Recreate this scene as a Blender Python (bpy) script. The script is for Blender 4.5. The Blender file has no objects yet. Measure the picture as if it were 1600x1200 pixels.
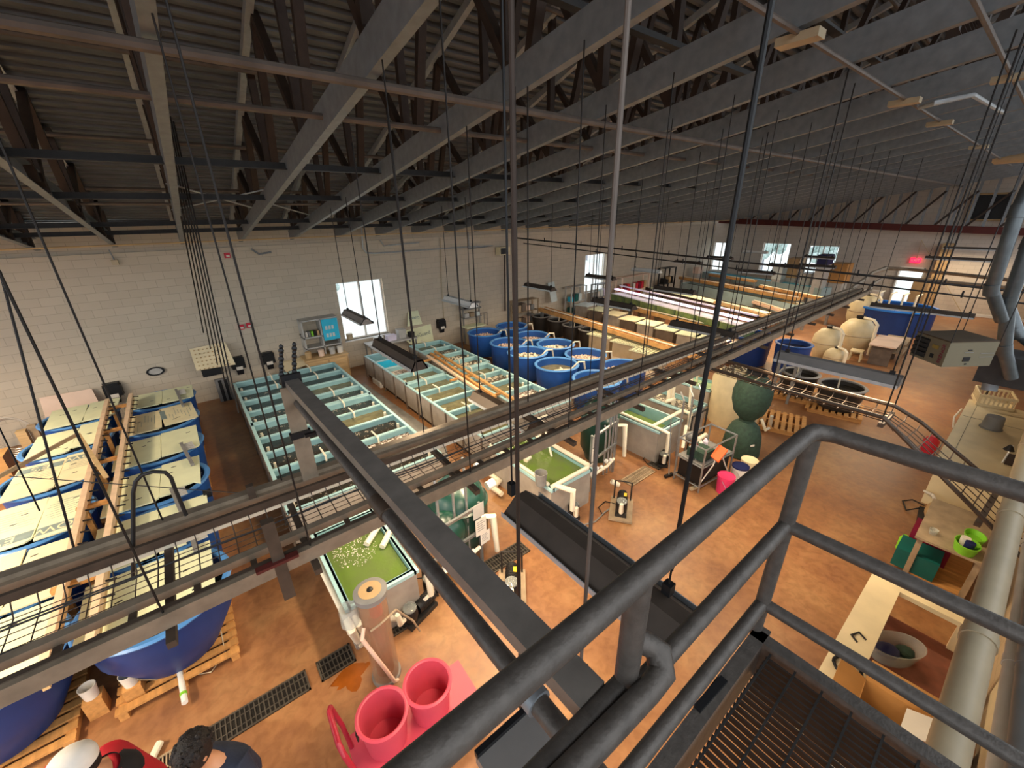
import bpy, math, random
from mathutils import Vector, Matrix
R_ = random.Random(7)
SC = bpy.context.scene
COL = SC.collection
PI = math.pi
# ------------------------------------------------------------------ camera (solved from the photo's vanishing lines)
YAW, PIT, ROL, FPX, HC = 0.660763805, 0.390474347, -0.0178310801, 637.326, 5.0
def cam_axes():
    cy, sy, cp, sp = math.cos(YAW), math.sin(YAW), math.cos(PIT), math.sin(PIT)
    f = Vector((sy*cp, cy*cp, -sp)); rt = Vector((cy, -sy, 0)); up = rt.cross(f)
    r = rt*math.cos(ROL) + up*math.sin(ROL); u = -rt*math.sin(ROL) + up*math.cos(ROL)
    return r, u, f
AR, AU, AF = cam_axes()
EYE = Vector((0, 0, HC))
def ray(u, v): return AR*((u-800)/FPX) + AU*(-(v-600)/FPX) + AF
def G(u, v, z=0.0):                       # point of the level plane at height z seen at (u, v)
    d = ray(u, v); return EYE + d*((z-HC)/d.z)
def D(u, v, dep): return EYE + ray(u, v)*dep
def NW(u, v, off=0.0):                    # point of the north wall
    d = ray(u, v); return EYE + d*((14.5-off)/(d.y-.03*d.x))
def XW(u, v, X): d = ray(u, v); return EYE + d*(X/d.x)
def YW(u, v, Y): d = ray(u, v); return EYE + d*(Y/d.y)
cam = bpy.data.objects.new('camera', bpy.data.cameras.new('camera')); COL.objects.link(cam)
cam.matrix_world = Matrix(((AR.x, AU.x, -AF.x, 0), (AR.y, AU.y, -AF.y, 0), (AR.z, AU.z, -AF.z, HC), (0, 0, 0, 1)))
cam.data.sensor_width = 36; cam.data.lens = 36*FPX/1600; cam.data.clip_start = .02; cam.data.clip_end = 300
SC.camera = cam
# ------------------------------------------------------------------ materials
def L(h):
    h = h.lstrip('#'); o = []
    for i in (0, 2, 4):
        c = int(h[i:i+2], 16)/255; o.append(c/12.92 if c <= .04045 else ((c+.055)/1.055)**2.4)
    return (*o, 1)
MATS = {}
def mat(name, col, rough=.6, metal=0, var=.12, scale=6, bump=0, bscale=40, spec=.4, alpha=1, stretch=None, col2=None):
    if name in MATS: return MATS[name]
    m = bpy.data.materials.new(name); m.use_nodes = True; nt = m.node_tree; N = nt.nodes; K = nt.links
    b = N['Principled BSDF']; c = L(col)
    b.inputs['Roughness'].default_value = rough; b.inputs['Metallic'].default_value = metal
    b.inputs['Specular IOR Level'].default_value = spec
    tc = N.new('ShaderNodeTexCoord'); mp = N.new('ShaderNodeMapping'); K.new(tc.outputs['Object'], mp.inputs['Vector'])
    if stretch: mp.inputs['Scale'].default_value = stretch
    nz = N.new('ShaderNodeTexNoise'); nz.inputs['Scale'].default_value = scale; nz.inputs['Detail'].default_value = 5
    K.new(mp.outputs['Vector'], nz.inputs['Vector'])
    rp = N.new('ShaderNodeValToRGB'); rp.color_ramp.elements[0].position = .3; rp.color_ramp.elements[1].position = .7
    c2 = L(col2) if col2 else None
    rp.color_ramp.elements[0].color = tuple(x*(1-var) for x in (c2 or c)[:3])+(1,)
    rp.color_ramp.elements[1].color = tuple(min(1, x*(1+var)) for x in c[:3])+(1,)
    K.new(nz.outputs['Fac'], rp.inputs['Fac']); K.new(rp.outputs['Color'], b.inputs['Base Color'])
    if bump:
        n2 = N.new('ShaderNodeTexNoise'); n2.inputs['Scale'].default_value = bscale; K.new(mp.outputs['Vector'], n2.inputs['Vector'])
        bp = N.new('ShaderNodeBump'); bp.inputs['Strength'].default_value = bump; bp.inputs['Distance'].default_value = .02
        K.new(n2.outputs['Fac'], bp.inputs['Height']); K.new(bp.outputs['Normal'], b.inputs['Normal'])
    if alpha < 1: b.inputs['Alpha'].default_value = alpha
    MATS[name] = m; return m
def emis(name, col, s):
    m = bpy.data.materials.new(name); m.use_nodes = True; b = m.node_tree.nodes['Principled BSDF']
    b.inputs['Base Color'].default_value = L(col); b.inputs['Emission Color'].default_value = L(col); b.inputs['Emission Strength'].default_value = s
    MATS[name] = m; return m
def clearmat(name, col, a=.25):
    m = bpy.data.materials.new(name); m.use_nodes = True; nt = m.node_tree; N = nt.nodes
    b = N['Principled BSDF']; b.inputs['Base Color'].default_value = L(col); b.inputs['Roughness'].default_value = .12
    t = N.new('ShaderNodeBsdfTransparent'); t.inputs['Color'].default_value = (.97, .98, .98, 1)
    x = N.new('ShaderNodeMixShader'); x.inputs['Fac'].default_value = a
    nt.links.new(t.outputs[0], x.inputs[1]); nt.links.new(b.outputs[0], x.inputs[2]); nt.links.new(x.outputs[0], N['Material Output'].inputs['Surface'])
    MATS[name] = m; return m
def floor_mat():
    m = bpy.data.materials.new('stained concrete'); m.use_nodes = True; nt = m.node_tree; N = nt.nodes; K = nt.links
    b = N['Principled BSDF']; tc = N.new('ShaderNodeTexCoord')
    n1 = N.new('ShaderNodeTexNoise'); n1.inputs['Scale'].default_value = .9; n1.inputs['Detail'].default_value = 8; n1.inputs['Roughness'].default_value = .65
    n2 = N.new('ShaderNodeTexNoise'); n2.inputs['Scale'].default_value = 9; n2.inputs['Detail'].default_value = 6; n2.inputs['Distortion'].default_value = .6
    r1 = N.new('ShaderNodeValToRGB'); e = r1.color_ramp.elements
    e[0].position = .3; e[0].color = L('#80553a'); e[1].position = .72; e[1].color = L('#b08558')
    x = r1.color_ramp.elements.new(.5); x.color = L('#996a44')
    r2 = N.new('ShaderNodeValToRGB'); r2.color_ramp.elements[0].position = .35; r2.color_ramp.elements[0].color = (.62, .6, .6, 1); r2.color_ramp.elements[1].position = .6; r2.color_ramp.elements[1].color = (1, 1, 1, 1)
    mx = N.new('ShaderNodeMix'); mx.data_type = 'RGBA'; mx.blend_type = 'MULTIPLY'; mx.inputs[0].default_value = .55
    for n in (n1, n2): K.new(tc.outputs['Object'], n.inputs['Vector'])
    K.new(n1.outputs['Fac'], r1.inputs['Fac']); K.new(n2.outputs['Fac'], r2.inputs['Fac'])
    K.new(r1.outputs['Color'], mx.inputs[6]); K.new(r2.outputs['Color'], mx.inputs[7]); K.new(mx.outputs[2], b.inputs['Base Color'])
    mr = N.new('ShaderNodeMapRange'); mr.inputs['To Min'].default_value = .28; mr.inputs['To Max'].default_value = .55
    K.new(n2.outputs['Fac'], mr.inputs['Value']); K.new(mr.outputs['Result'], b.inputs['Roughness'])
    bp = N.new('ShaderNodeBump'); bp.inputs['Strength'].default_value = .12; bp.inputs['Distance'].default_value = .02
    K.new(n2.outputs['Fac'], bp.inputs['Height']); K.new(bp.outputs['Normal'], b.inputs['Normal'])
    MATS['floor'] = m; return m
def block_mat(name, c1, c2, sc=1.0):
    m = bpy.data.materials.new(name); m.use_nodes = True; nt = m.node_tree; N = nt.nodes; K = nt.links
    b = N['Principled BSDF']; b.inputs['Roughness'].default_value = .75; tc = N.new('ShaderNodeTexCoord'); mp = N.new('ShaderNodeMapping')
    K.new(tc.outputs['UV'], mp.inputs['Vector'])
    br = N.new('ShaderNodeTexBrick'); br.inputs['Scale'].default_value = 1; br.inputs['Brick Width'].default_value = .4; br.inputs['Row Height'].default_value = .2
    br.inputs['Mortar Size'].default_value = .006; br.inputs['Color1'].default_value = L(c1); br.inputs['Color2'].default_value = L(c2)
    br.inputs['Mortar'].default_value = tuple(x*.8 for x in L(c2)[:3])+(1,)
    K.new(mp.outputs['Vector'], br.inputs['Vector']); K.new(br.outputs['Color'], b.inputs['Base Color'])
    bp = N.new('ShaderNodeBump'); bp.inputs['Strength'].default_value = .35; bp.inputs['Distance'].default_value = .01; bp.invert = True
    K.new(br.outputs['Fac'], bp.inputs['Height']); K.new(bp.outputs['Normal'], b.inputs['Normal'])
    MATS[name] = m; return m
def speckle_mat(name, base, spot, scale, thr, rough=.5, emit=0):
    m = bpy.data.materials.new(name); m.use_nodes = True; nt = m.node_tree; N = nt.nodes; K = nt.links
    b = N['Principled BSDF']; b.inputs['Roughness'].default_value = rough; tc = N.new('ShaderNodeTexCoord')
    n = N.new('ShaderNodeTexVoronoi'); n.inputs['Scale'].default_value = scale; n2 = N.new('ShaderNodeTexNoise'); n2.inputs['Scale'].default_value = scale*.18
    K.new(tc.outputs['Object'], n.inputs['Vector']); K.new(tc.outputs['Object'], n2.inputs['Vector'])
    ad = N.new('ShaderNodeMath'); ad.operation = 'MULTIPLY'; K.new(n.outputs['Color'], ad.inputs[0]); K.new(n2.outputs['Fac'], ad.inputs[1])
    r = N.new('ShaderNodeValToRGB'); r.color_ramp.elements[0].position = thr; r.color_ramp.elements[0].color = L(base); r.color_ramp.elements[1].position = thr+.06; r.color_ramp.elements[1].color = L(spot)
    K.new(ad.outputs[0], r.inputs['Fac']); K.new(r.outputs['Color'], b.inputs['Base Color']); MATS[name] = m; return m
floor_mat()
block_mat('north block', '#c9bba6', '#c2b49f'); block_mat('east block', '#cfc4b6', '#c7bcae'); block_mat('south wall', '#cbb795', '#c4b08f')
mat('deck', '#6f7072', .42, .45, .15, 3); mat('galv', '#878c90', .5, .35, .14, 9); mat('galv light', '#b4b8ba', .42, .35, .1, 12)
mat('web steel', '#3e3129', .55, .3, .2, 8); mat('brown bar', '#6b6058', .5, .25, .2, 6); mat('rust red', '#57221c', .6, .1, .15, 3)
mat('beam paint', '#7a726a', .5, .25, .15, 12); mat('rail paint', '#5a534d', .5, .3, .2, 25, .12, 90); mat('dark steel', '#33302e', .5, .4, .2, 10); mat('black', '#141416', .45, 0, .15, 8)
mat('wire', '#26211e', .5, .4, .1, 5); mat('tray steel', '#93836f', .5, .35, .18, 10); mat('tray dark', '#54463a', .55, .3, .2, 10)
mat('aqua', '#86aeb2', .42, 0, .08, 5); mat('aqua rim', '#a6ccce', .4, 0, .06, 5); mat('turquoise', '#35bfe0', .4, 0, .06, 4)
mat('tank side', '#a2988c', .6, 0, .15, 4); mat('tank rib', '#6a5c50', .6, 0, .15, 4); mat('skid', '#3b2c22', .7, 0, .2, 5)
mat('pvc', '#e6dcc4', .35, 0, .05, 8); mat('white plastic', '#e4e1da', .4, 0, .05, 8); mat('pink rail', '#e3c2a0', .5, 0, .1, 8)
mat('dark water', '#1d1a15', .12, 0, .5, 7, .25, 14, .5); mat('green water', '#566d2c', .14, 0, .4, 4, .35, 12, .5, col2='#7f9156')
mat('brown water', '#6b6548', .16, 0, .3, 6, .25, 14, .5); mat('clear water', '#3fb6d4', .1, 0, .2, 6, .2, 12, .5); mat('mint water', '#a9c79d', .2, 0, .2, 4, .2, 14)
mat('tub blue', '#1f4f96', .42, 0, .12, 4); mat('tub rim', '#4e86c4', .38, 0, .08, 4); mat('deep blue', '#1c3a78', .45, 0, .1, 4); mat('bright blue', '#2b7fe0', .4, 0, .08, 4)
mat('black tub', '#2a2724', .5, 0, .2, 5); mat('foam', '#e2e4bd', .7, 0, .06, 3, .1, 60); mat('foam tan', '#e6dab2', .7, 0, .08, 3, .1, 60); mat('foam print', '#7f8f8d', .7)
mat('wood', '#c08a4e', .65, 0, .2, 3, .1, 30, stretch=(8, 1, 8)); mat('pale wood', '#c9a878', .65, 0, .15, 3, .1, 30, stretch=(1, 8, 8)); mat('orange wood', '#bf9058', .6, 0, .25, 4)
mat('grey wood', '#a08b70', .75, 0, .25, 5, .2, 30); mat('vessel green', '#123a30', .3, 0, .12, 3, 0, 40, .6); mat('moss green', '#2a4034', .75, 0, .3, 14, .4, 60)
mat('beige vessel', '#d2c29c', .45, 0, .1, 4); mat('beige dark', '#b9a88a', .5, 0, .1, 4); mat('grey plastic', '#7f7d7a', .5, 0, .1, 6); mat('light grey', '#b5b1aa', .5, 0, .1, 6)
mat('red', '#c8283c', .45, 0, .08, 5); mat('tub red', '#c4485a', .42, 0, .06, 4); mat('cart red', '#a02034', .4, 0, .1, 4); mat('maroon', '#7c1233', .5, 0, .1, 5)
mat('teal', '#0f5a55', .45, 0, .1, 5); mat('lime', '#7fc431', .45, 0, .1, 5); mat('orange', '#d8581e', .55, 0, .08, 5); mat('hot pink', '#e03a6a', .45, 0, .06, 5); mat('navy', '#1d2350', .5, 0, .1, 5)
mat('cardboard', '#b98448', .75, 0, .1, 4); mat('paper', '#ddd5c8', .7, 0, .05, 5); mat('pink board', '#e2c4ae', .7, 0, .05, 3); mat('cream', '#e6d4ac', .55, 0, .08, 3); mat('rust floor', '#7d4a38', .7, 0, .3, 5)
mat('duct', '#63686a', .38, .6, .15, 12); mat('heater', '#736b56', .5, .1, .06, 4); mat('heater top', '#4b3c2a', .6, .1, .15, 5); mat('zinc', '#9a9c9c', .35, .7, .15, 12); mat('grate', '#5b544b', .5, .5, .2, 20); mat('drain dark', '#17120e', .8)
mat('skin', '#c08a68', .5, 0, .06, 8); mat('hair', '#1b1412', .6, 0, .3, 40, .5, 120); mat('navy jacket', '#20283c', .75, 0, .15, 12, .2, 60); mat('red jacket', '#b01826', .75, 0, .1, 10); mat('black cloth', '#17151a', .8, 0, .15, 12); mat('cap white', '#d9d4cc', .75, 0, .06, 14)
mat('jeans', '#2c3a55', .8, 0, .15, 20); mat('shoe', '#28221f', .6); mat('fixture', '#8b8580', .4, .3, .1, 6); mat('fixture dark', '#4c4138', .5, .2, .15, 6); mat('stain', '#8f4d17', .25, 0, .2, 5)
mat('pale lid', '#c9d2cf', .5, 0, .06, 5); mat('yellow', '#e0c030', .5); mat('aq glass', '#76854a', .12, 0, .4, 3, col2='#5a7060'); mat('blue grey', '#93a8aa', .5, 0, .1, 3); mat('tan', '#b8986c', .6, 0, .12, 4); mat('lilac', '#d9cfe0', .4, 0, .05, 4)
mat('ground', '#dfe3df', .9, 0, .1, 1); mat('bush', '#b4c6c2', .9, 0, .3, 6); mat('trunk', '#9a98a0', .9, 0, .2, 6); mat('brass', '#8f7a3a', .5)
speckle_mat('shells', '#4d4234', '#d8ccb4', 26, .30); speckle_mat('bits', '#6d5a49', '#e6d2c6', 30, .24); speckle_mat('pebbles', '#2b2620', '#8f8678', 40, .42, .25); speckle_mat('foamy water', '#62762e', '#dfe3cf', 55, .47, .2)
speckle_mat('drips', '#c2b49f', '#8a7c6a', 30, .6)
emis('tube', '#ffe6c0', 9); emis('tube cool', '#eef4ff', 7); emis('exit red', '#ff2048', 2.2); emis('grow strip', '#e8dcf2', 1.1)
clearmat('glass', '#dfeaf0', .08); clearmat('acrylic', '#b98f70', .4); clearmat('clear bin', '#c9cdc6', .35); clearmat('hose clear', '#cfc6b8', .55)
M = MATS
# ------------------------------------------------------------------ mesh builder
class MB:
    def __init__(s): s.v = []; s.f = []
    def add(s, vs, fs):
        o = len(s.v); s.v += [tuple(p) for p in vs]; s.f += [tuple(i+o for i in f) for f in fs]; return s
    def box(s, c, d, rz=0, taper=1):
        x, y, z = d[0]/2, d[1]/2, d[2]/2; cs, sn = math.cos(rz), math.sin(rz); P = []
        for k in (-1, 1):
            t = taper if k < 0 else 1
            for i, j in ((-1, -1), (1, -1), (1, 1), (-1, 1)):
                a, b = i*x*t, j*y*t; P.append((c[0]+a*cs-b*sn, c[1]+a*sn+b*cs, c[2]+k*z))
        return s.add(P, [(3, 2, 1, 0), (4, 5, 6, 7), (0, 1, 5, 4), (1, 2, 6, 5), (2, 3, 7, 6), (3, 0, 4, 7)])
    def b2(s, a, b): return s.box([(a[i]+b[i])/2 for i in range(3)], [abs(b[i]-a[i]) for i in range(3)])
    def bar(s, p, q, w, h, up=(0, 0, 1)):
        p, q = Vector(p), Vector(q); d = (q-p).normalized(); u = Vector(up)
        if abs(d.dot(u)) > .98: u = Vector((1, 0, 0))
        sd = d.cross(u).normalized()*(w/2); u = sd.cross(d).normalized()*(h/2)
        P = [e+a*sd+b*u for e in (p, q) for a, b in ((-1, -1), (1, -1), (1, 1), (-1, 1))]
        return s.add(P, [(3, 2, 1, 0), (4, 5, 6, 7), (0, 1, 5, 4), (1, 2, 6, 5), (2, 3, 7, 6), (3, 0, 4, 7)])
    def tube(s, p, q, r, n=8, r2=None, cap=True): return s.path([p, q], r, n, r2, cap)
    def path(s, pts, r, n=8, r2=None, cap=True):
        pts = [Vector(p) for p in pts]; k = len(pts); o = len(s.v); pu = None
        for i, p in enumerate(pts):
            t = (pts[min(i+1, k-1)]-pts[max(i-1, 0)]).normalized()
            if pu is None:
                pu = Vector((0, 0, 1)) if abs(t.z) < .9 else Vector((1, 0, 0))
            a = t.cross(pu).normalized(); b = a.cross(t).normalized(); pu = b
            rr = r if r2 is None else r+(r2-r)*i/(k-1)
            if 0 < i < k-1:
                d1 = (pts[i]-pts[i-1]).normalized(); c = max(.5, math.sqrt(max(0, (1+d1.dot((pts[i+1]-pts[i]).normalized()))/2))); rr = rr/c if c > .7 else rr
            for j in range(n):
                w = 2*PI*j/n; s.v.append(tuple(p+a*math.cos(w)*rr+b*math.sin(w)*rr))
        for i in range(k-1):
            for j in range(n):
                s.f.append((o+i*n+j, o+i*n+(j+1) % n, o+(i+1)*n+(j+1) % n, o+(i+1)*n+j))
        if cap:
            s.f.append(tuple(o+j for j in reversed(range(n)))); s.f.append(tuple(o+(k-1)*n+j for j in range(n)))
        return s
    def lathe(s, prof, c=(0, 0, 0), n=28, sx=1, sy=1, cap=False):
        o = len(s.v)
        for r, z in prof:
            for j in range(n):
                w = 2*PI*j/n; s.v.append((c[0]+r*sx*math.cos(w), c[1]+r*sy*math.sin(w), c[2]+z))
        for i in range(len(prof)-1):
            for j in range(n): s.f.append((o+i*n+j, o+i*n+(j+1) % n, o+(i+1)*n+(j+1) % n, o+(i+1)*n+j))
        if cap:
            s.f.append(tuple(o+j for j in reversed(range(n)))); k = len(prof)-1; s.f.append(tuple(o+k*n+j for j in range(n)))
        return s
    def disc(s, c, r, n=28, sx=1, sy=1):
        return s.add([(c[0]+r*sx*math.cos(2*PI*j/n), c[1]+r*sy*math.sin(2*PI*j/n), c[2]) for j in range(n)], [tuple(range(n))])
    def prism(s, poly, z0, z1):
        n = len(poly); P = [(x, y, z0) for x, y in poly]+[(x, y, z1) for x, y in poly]
        return s.add(P, [tuple(reversed(range(n))), tuple(range(n, 2*n))]+[(i, (i+1) % n, n+(i+1) % n, n+i) for i in range(n)])
    def slab(s, a, b, c, d, t):           # four corners of the top, thickness t downwards
        P = [Vector(p) for p in (a, b, c, d)]; n = -(P[1]-P[0]).cross(P[3]-P[0]).normalized()
        if n.z > 0: n = -n
        P = P+[p+n*t for p in P]
        return s.add(P, [(0, 1, 2, 3), (7, 6, 5, 4), (0, 4, 5, 1), (1, 5, 6, 2), (2, 6, 7, 3), (3, 7, 4, 0)])
    def ball(s, c, r, n=10, m=7, sx=1, sy=1, sz=1):
        return s.lathe([(max(.001, r*math.sin(PI*i/m)), -r*sz*math.cos(PI*i/m)) for i in range(m+1)], c, n, sx, sy)
    def each(s, name, m, parent=None, smooth=False):   # every separate piece becomes an object of its own
        p = list(range(len(s.v)))
        def fd(i):
            while p[i] != i: p[i] = p[p[i]]; i = p[i]
            return i
        for f in s.f:
            for i in f[1:]: p[fd(i)] = fd(f[0])
        isl = {}
        for f in s.f: isl.setdefault(fd(f[0]), []).append(f)
        for fs in isl.values():
            ix = sorted({i for f in fs for i in f}); mp = {i: k for k, i in enumerate(ix)}; b = MB(); b.v = [s.v[i] for i in ix]; b.f = [tuple(mp[i] for i in f) for f in fs]; b.build(name, m, parent, smooth)
    def build(s, name, m, parent=None, smooth=False, loc=None):
        me = bpy.data.meshes.new(name); me.from_pydata(s.v, [], s.f); me.materials.append(M[m] if isinstance(m, str) else m)
        if smooth:
            me.polygons.foreach_set('use_smooth', [True]*len(me.polygons))
            try: me.set_sharp_from_angle(angle=math.radians(38))
            except Exception: pass
        o = bpy.data.objects.new(name, me); COL.objects.link(o)
        if parent: o.parent = parent
        if loc: o.location = loc
        return o
def tag(o, label, cat, group=None, kind=None):
    if label: o['label'] = label
    if cat: o['category'] = cat
    if group: o['group'] = group
    if kind: o['kind'] = kind
    return o
def thing(name, label, cat, loc=(0, 0, 0), rz=0, group=None):
    o = bpy.data.objects.new(name, None); o.empty_display_size = .1; COL.objects.link(o); o.location = loc; o.rotation_euler = (0, 0, rz)
    return tag(o, label, cat, group)
def struct(o): o['kind'] = 'structure'; return o
KIDS = {}
def copy_tree(root, loc, rz, label, group=None):
    r = root.copy(); COL.objects.link(r); r.location = loc; r.rotation_euler = (0, 0, rz); r['label'] = label
    if group: r['group'] = group
    for ch in list(root.children):
        c = ch.copy(); COL.objects.link(c); c.parent = r
        for g in list(ch.children):
            d = g.copy(); COL.objects.link(d); d.parent = c
    return r
def text(name, s, size, m, parent, mw, ext=.002):
    cu = bpy.data.curves.new(name, 'FONT'); cu.body = s; cu.size = size; cu.align_x = 'CENTER'; cu.align_y = 'CENTER'; cu.extrude = ext
    t = bpy.data.objects.new(name, cu); COL.objects.link(t)
    me = bpy.data.meshes.new_from_object(t.evaluated_get(bpy.context.evaluated_depsgraph_get())); bpy.data.objects.remove(t)
    me.materials.clear(); me.materials.append(M[m]); o = bpy.data.objects.new(name, me); COL.objects.link(o); o.parent = parent; o.matrix_local = mw; return o
def frame(o, x, z):                       # matrix from origin, x axis, z axis
    x = Vector(x).normalized(); z = Vector(z).normalized(); y = z.cross(x).normalized(); x = y.cross(z)
    return Matrix(((x.x, y.x, z.x, o[0]), (x.y, y.y, z.y, o[1]), (x.z, y.z, z.z, o[2]), (0, 0, 0, 1)))
ORD = 'first second third fourth fifth sixth seventh eighth ninth tenth eleventh twelfth thirteenth fourteenth fifteenth sixteenth seventeenth eighteenth nineteenth twentieth twenty-first twenty-second twenty-third twenty-fourth twenty-fifth twenty-sixth twenty-seventh twenty-eighth'.split()
def zc(y): return 4.42+.145*(14.6-y)      # underside of the bottom chords
def zt(y): return 5.0+.325*(14.55-y)      # underside of the top chords
# ------------------------------------------------------------------ setting
def wall(name, o, d, ln, z0, z1, th, holes, m):
    d = Vector((d[0], d[1], 0)).normalized(); n = Vector((-d.y, d.x, 0)); b = MB()
    us = sorted(set([0, ln]+[h[0] for h in holes]+[h[1] for h in holes]))
    for i in range(len(us)-1):
        a, c = us[i], us[i+1]; zz = [(z0, z1)]
        for h in holes:
            if h[0] <= a+1e-6 and h[1] >= c-1e-6: zz = [(z0, h[2]), (h[3], z1)]
        for p, q in zz:
            if q-p < .01: continue
            P = [Vector(o)+d*u+n*t+Vector((0, 0, z)) for z in (p, q) for u, t in ((a, 0), (c, 0), (c, th), (a, th))]
            b.add(P, [(3, 2, 1, 0), (4, 5, 6, 7), (0, 1, 5, 4), (1, 2, 6, 5), (2, 3, 7, 6), (3, 0, 4, 7)])
    ob = b.build(name, m); me = ob.data; uv = me.uv_layers.new(name='UVMap')
    for lp in me.loops:
        p = me.vertices[lp.vertex_index].co-Vector(o); uv.data[lp.index].uv = (p.dot(d)+p.dot(n), p.z)
    return struct(ob)
def window(name, o, d, u0, u1, z0, z1, th, mull):
    d = Vector((d[0], d[1], 0)).normalized(); n = Vector((-d.y, d.x, 0)); o = Vector(o)
    w = struct(bpy.data.objects.new(name, None)); COL.objects.link(w); w.empty_display_size = .1
    P = lambda u, t, z: o+d*u+n*t+Vector((0, 0, z))
    b = MB(); t = th*.6
    for a, c in (((u0, z0), (u1, z0)), ((u0, z1), (u1, z1))): b.bar(P(a[0], t, a[1]), P(c[0], t, c[1]), .07, .09)
    for u in [u0, u1]+mull: b.bar(P(u, t, z0), P(u, t, z1), .06, .07, d)
    b.build('window_frame', 'white plastic', w)
    MB().add([P(u0, t, z0), P(u1, t, z0), P(u1, t, z1), P(u0, t, z1)], [(0, 1, 2, 3)]).build('window_pane', 'glass', w)
    MB().bar(P(u0-.03, .02, z0-.02), P(u1+.03, .02, z0-.02), .16, .04).build('window_sill', 'white plastic', w)
    return w
fl = MB(); fl.b2((-9, -3, -.2), (31, 16.5, 0)); struct(fl.build('floor', 'floor'))
ND = (1, .03); NO = (-9, 14.5-.27, 0); k = math.hypot(1, .03)
NWIN = [((3.95+9)*k, (5.58+9)*k, 1.0, 3.02), ((16.65+9)*k, (18.42+9)*k, 1.12, 3.07)]
wall('wall_north', NO, ND, 39.7*k, 0, 4.31, .3, NWIN, 'north block')
wall('trim_1', (-9, 14.5-.27+.1, 0), ND, 39.7*k, 4.31, 5.0, .2, [], 'north block')
for i, h in enumerate(NWIN): window('window_%d' % (i+1), NO, ND, h[0], h[1], h[2], h[3], .3, [(h[0]+h[1])/2])
EO = (30.5, 16.2, 0); ED = (0, -1)
EWIN = [(16.2-15.3, 16.2-14.25, 1.1, 3.04), (16.2-12.0, 16.2-10.4, 1.1, 3.12), (16.2-9.4, 16.2-7.88, 1.1, 3.06)]
EDOOR = (16.2-4.9, 16.2-3.95, 0, 2.08)
wall('wall_east', EO, ED, 19.5, 0, 9.8, .3, EWIN+[EDOOR], 'east block')
for i, h in enumerate(EWIN): window('window_%d' % (i+3), EO, ED, h[0], h[1], h[2], h[3], .3, [(h[0]+h[1])/2])
dr = struct(bpy.data.objects.new('door_1', None)); COL.objects.link(dr)
b = MB(); b.b2((30.42, 3.9, 0), (30.62, 3.96, 2.14)); b.b2((30.42, 4.89, 0), (30.62, 4.95, 2.14)); b.b2((30.42, 3.9, 2.08), (30.62, 4.95, 2.16)); b.build('door_frame', 'white plastic', dr)
MB().add([(30.6, 3.95, 0), (30.6, 4.9, 0), (30.6, 4.9, 2.08), (30.6, 3.95, 2.08)], [(0, 1, 2, 3)]).build('door_pane', 'glass', dr)
SY = -.95
wall('wall_south', (30.5, SY, 0), (-1, 0), 28.6, 0, 2.9, .25, [], 'south wall')
b = MB(); b.b2((1.9, SY+.0, 2.9), (30.5, SY-.3, 3.0)); struct(b.build('trim_2', 'cream'))
b = MB(); b.b2((30.44, -1, 0), (30.5, 3.9, .12)); struct(b.build('baseboard_east', 'white plastic'))
b = MB(); b.b2((30.0, 3.15, 0), (30.5, 3.55, 3.4)); struct(b.build('trim_3', 'tan'))
# roof deck: corrugated sheet rising to the south, ribs along X
b = MB(); y = 15.2; prof = []; st = .095
while y > -3:
    for dy, dz in ((0, 0), (.06, -.01), (.1, .0), (.115, .075), (.175, .075)): prof.append((y-dy, zt(y-dy)+.1+dz))
    y -= .19
xs = (-9, 4, 17, 30.6)
for yy, zz in prof:
    for xx in xs: b.v.append((xx, yy, zz))
for i in range(len(prof)-1):
    for j in range(3): b.f.append((i*4+j, i*4+j+1, i*4+4+j+1, i*4+4+j))
struct(b.build('ceiling', 'deck'))
# outside, seen through the windows
struct(MB().slab((-10, 15.2, -.3), (-10, 60, 6), (90, 60, 6), (90, 15.2, -.3), .3).build('ground_north', 'ground'))
struct(MB().slab((31, -30, -.3), (31, 15.2, -.3), (90, 15.2, 3), (90, -30, 3), .3).build('ground_east', 'ground'))
for i, (x, y, z, h, lab) in enumerate([(8.5, 27, 1.4, 3.2, 'pale bush left of centre outside the near window'), (6.2, 24, .9, 1.5, 'low pale bush outside the near window'), (11.5, 29, 1.6, 3.4, 'tall grey green bush right side outside the near window'), (40, 15.5, .2, 3.6, 'grey tree outside the left far window'), (41, 11.5, .2, 3.2, 'grey tree outside the middle far window'), (29, 26, 1, 3.4, 'pale tree outside the window past the blue tubs')]):
    t = thing('bush', lab, 'bush', (x, y, z)); b = MB()
    for q in range(26):
        w = R_.random()*6.28; rr = R_.random()*h*.35; b.ball((rr*math.cos(w), rr*math.sin(w), h*(.35+.6*R_.random())), h*.13, 7, 5)
    b.build('foliage', 'bush', t, True); MB().tube((0, 0, -.4), (0, 0, h*.7), .08).build('trunk', 'trunk', t)
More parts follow.
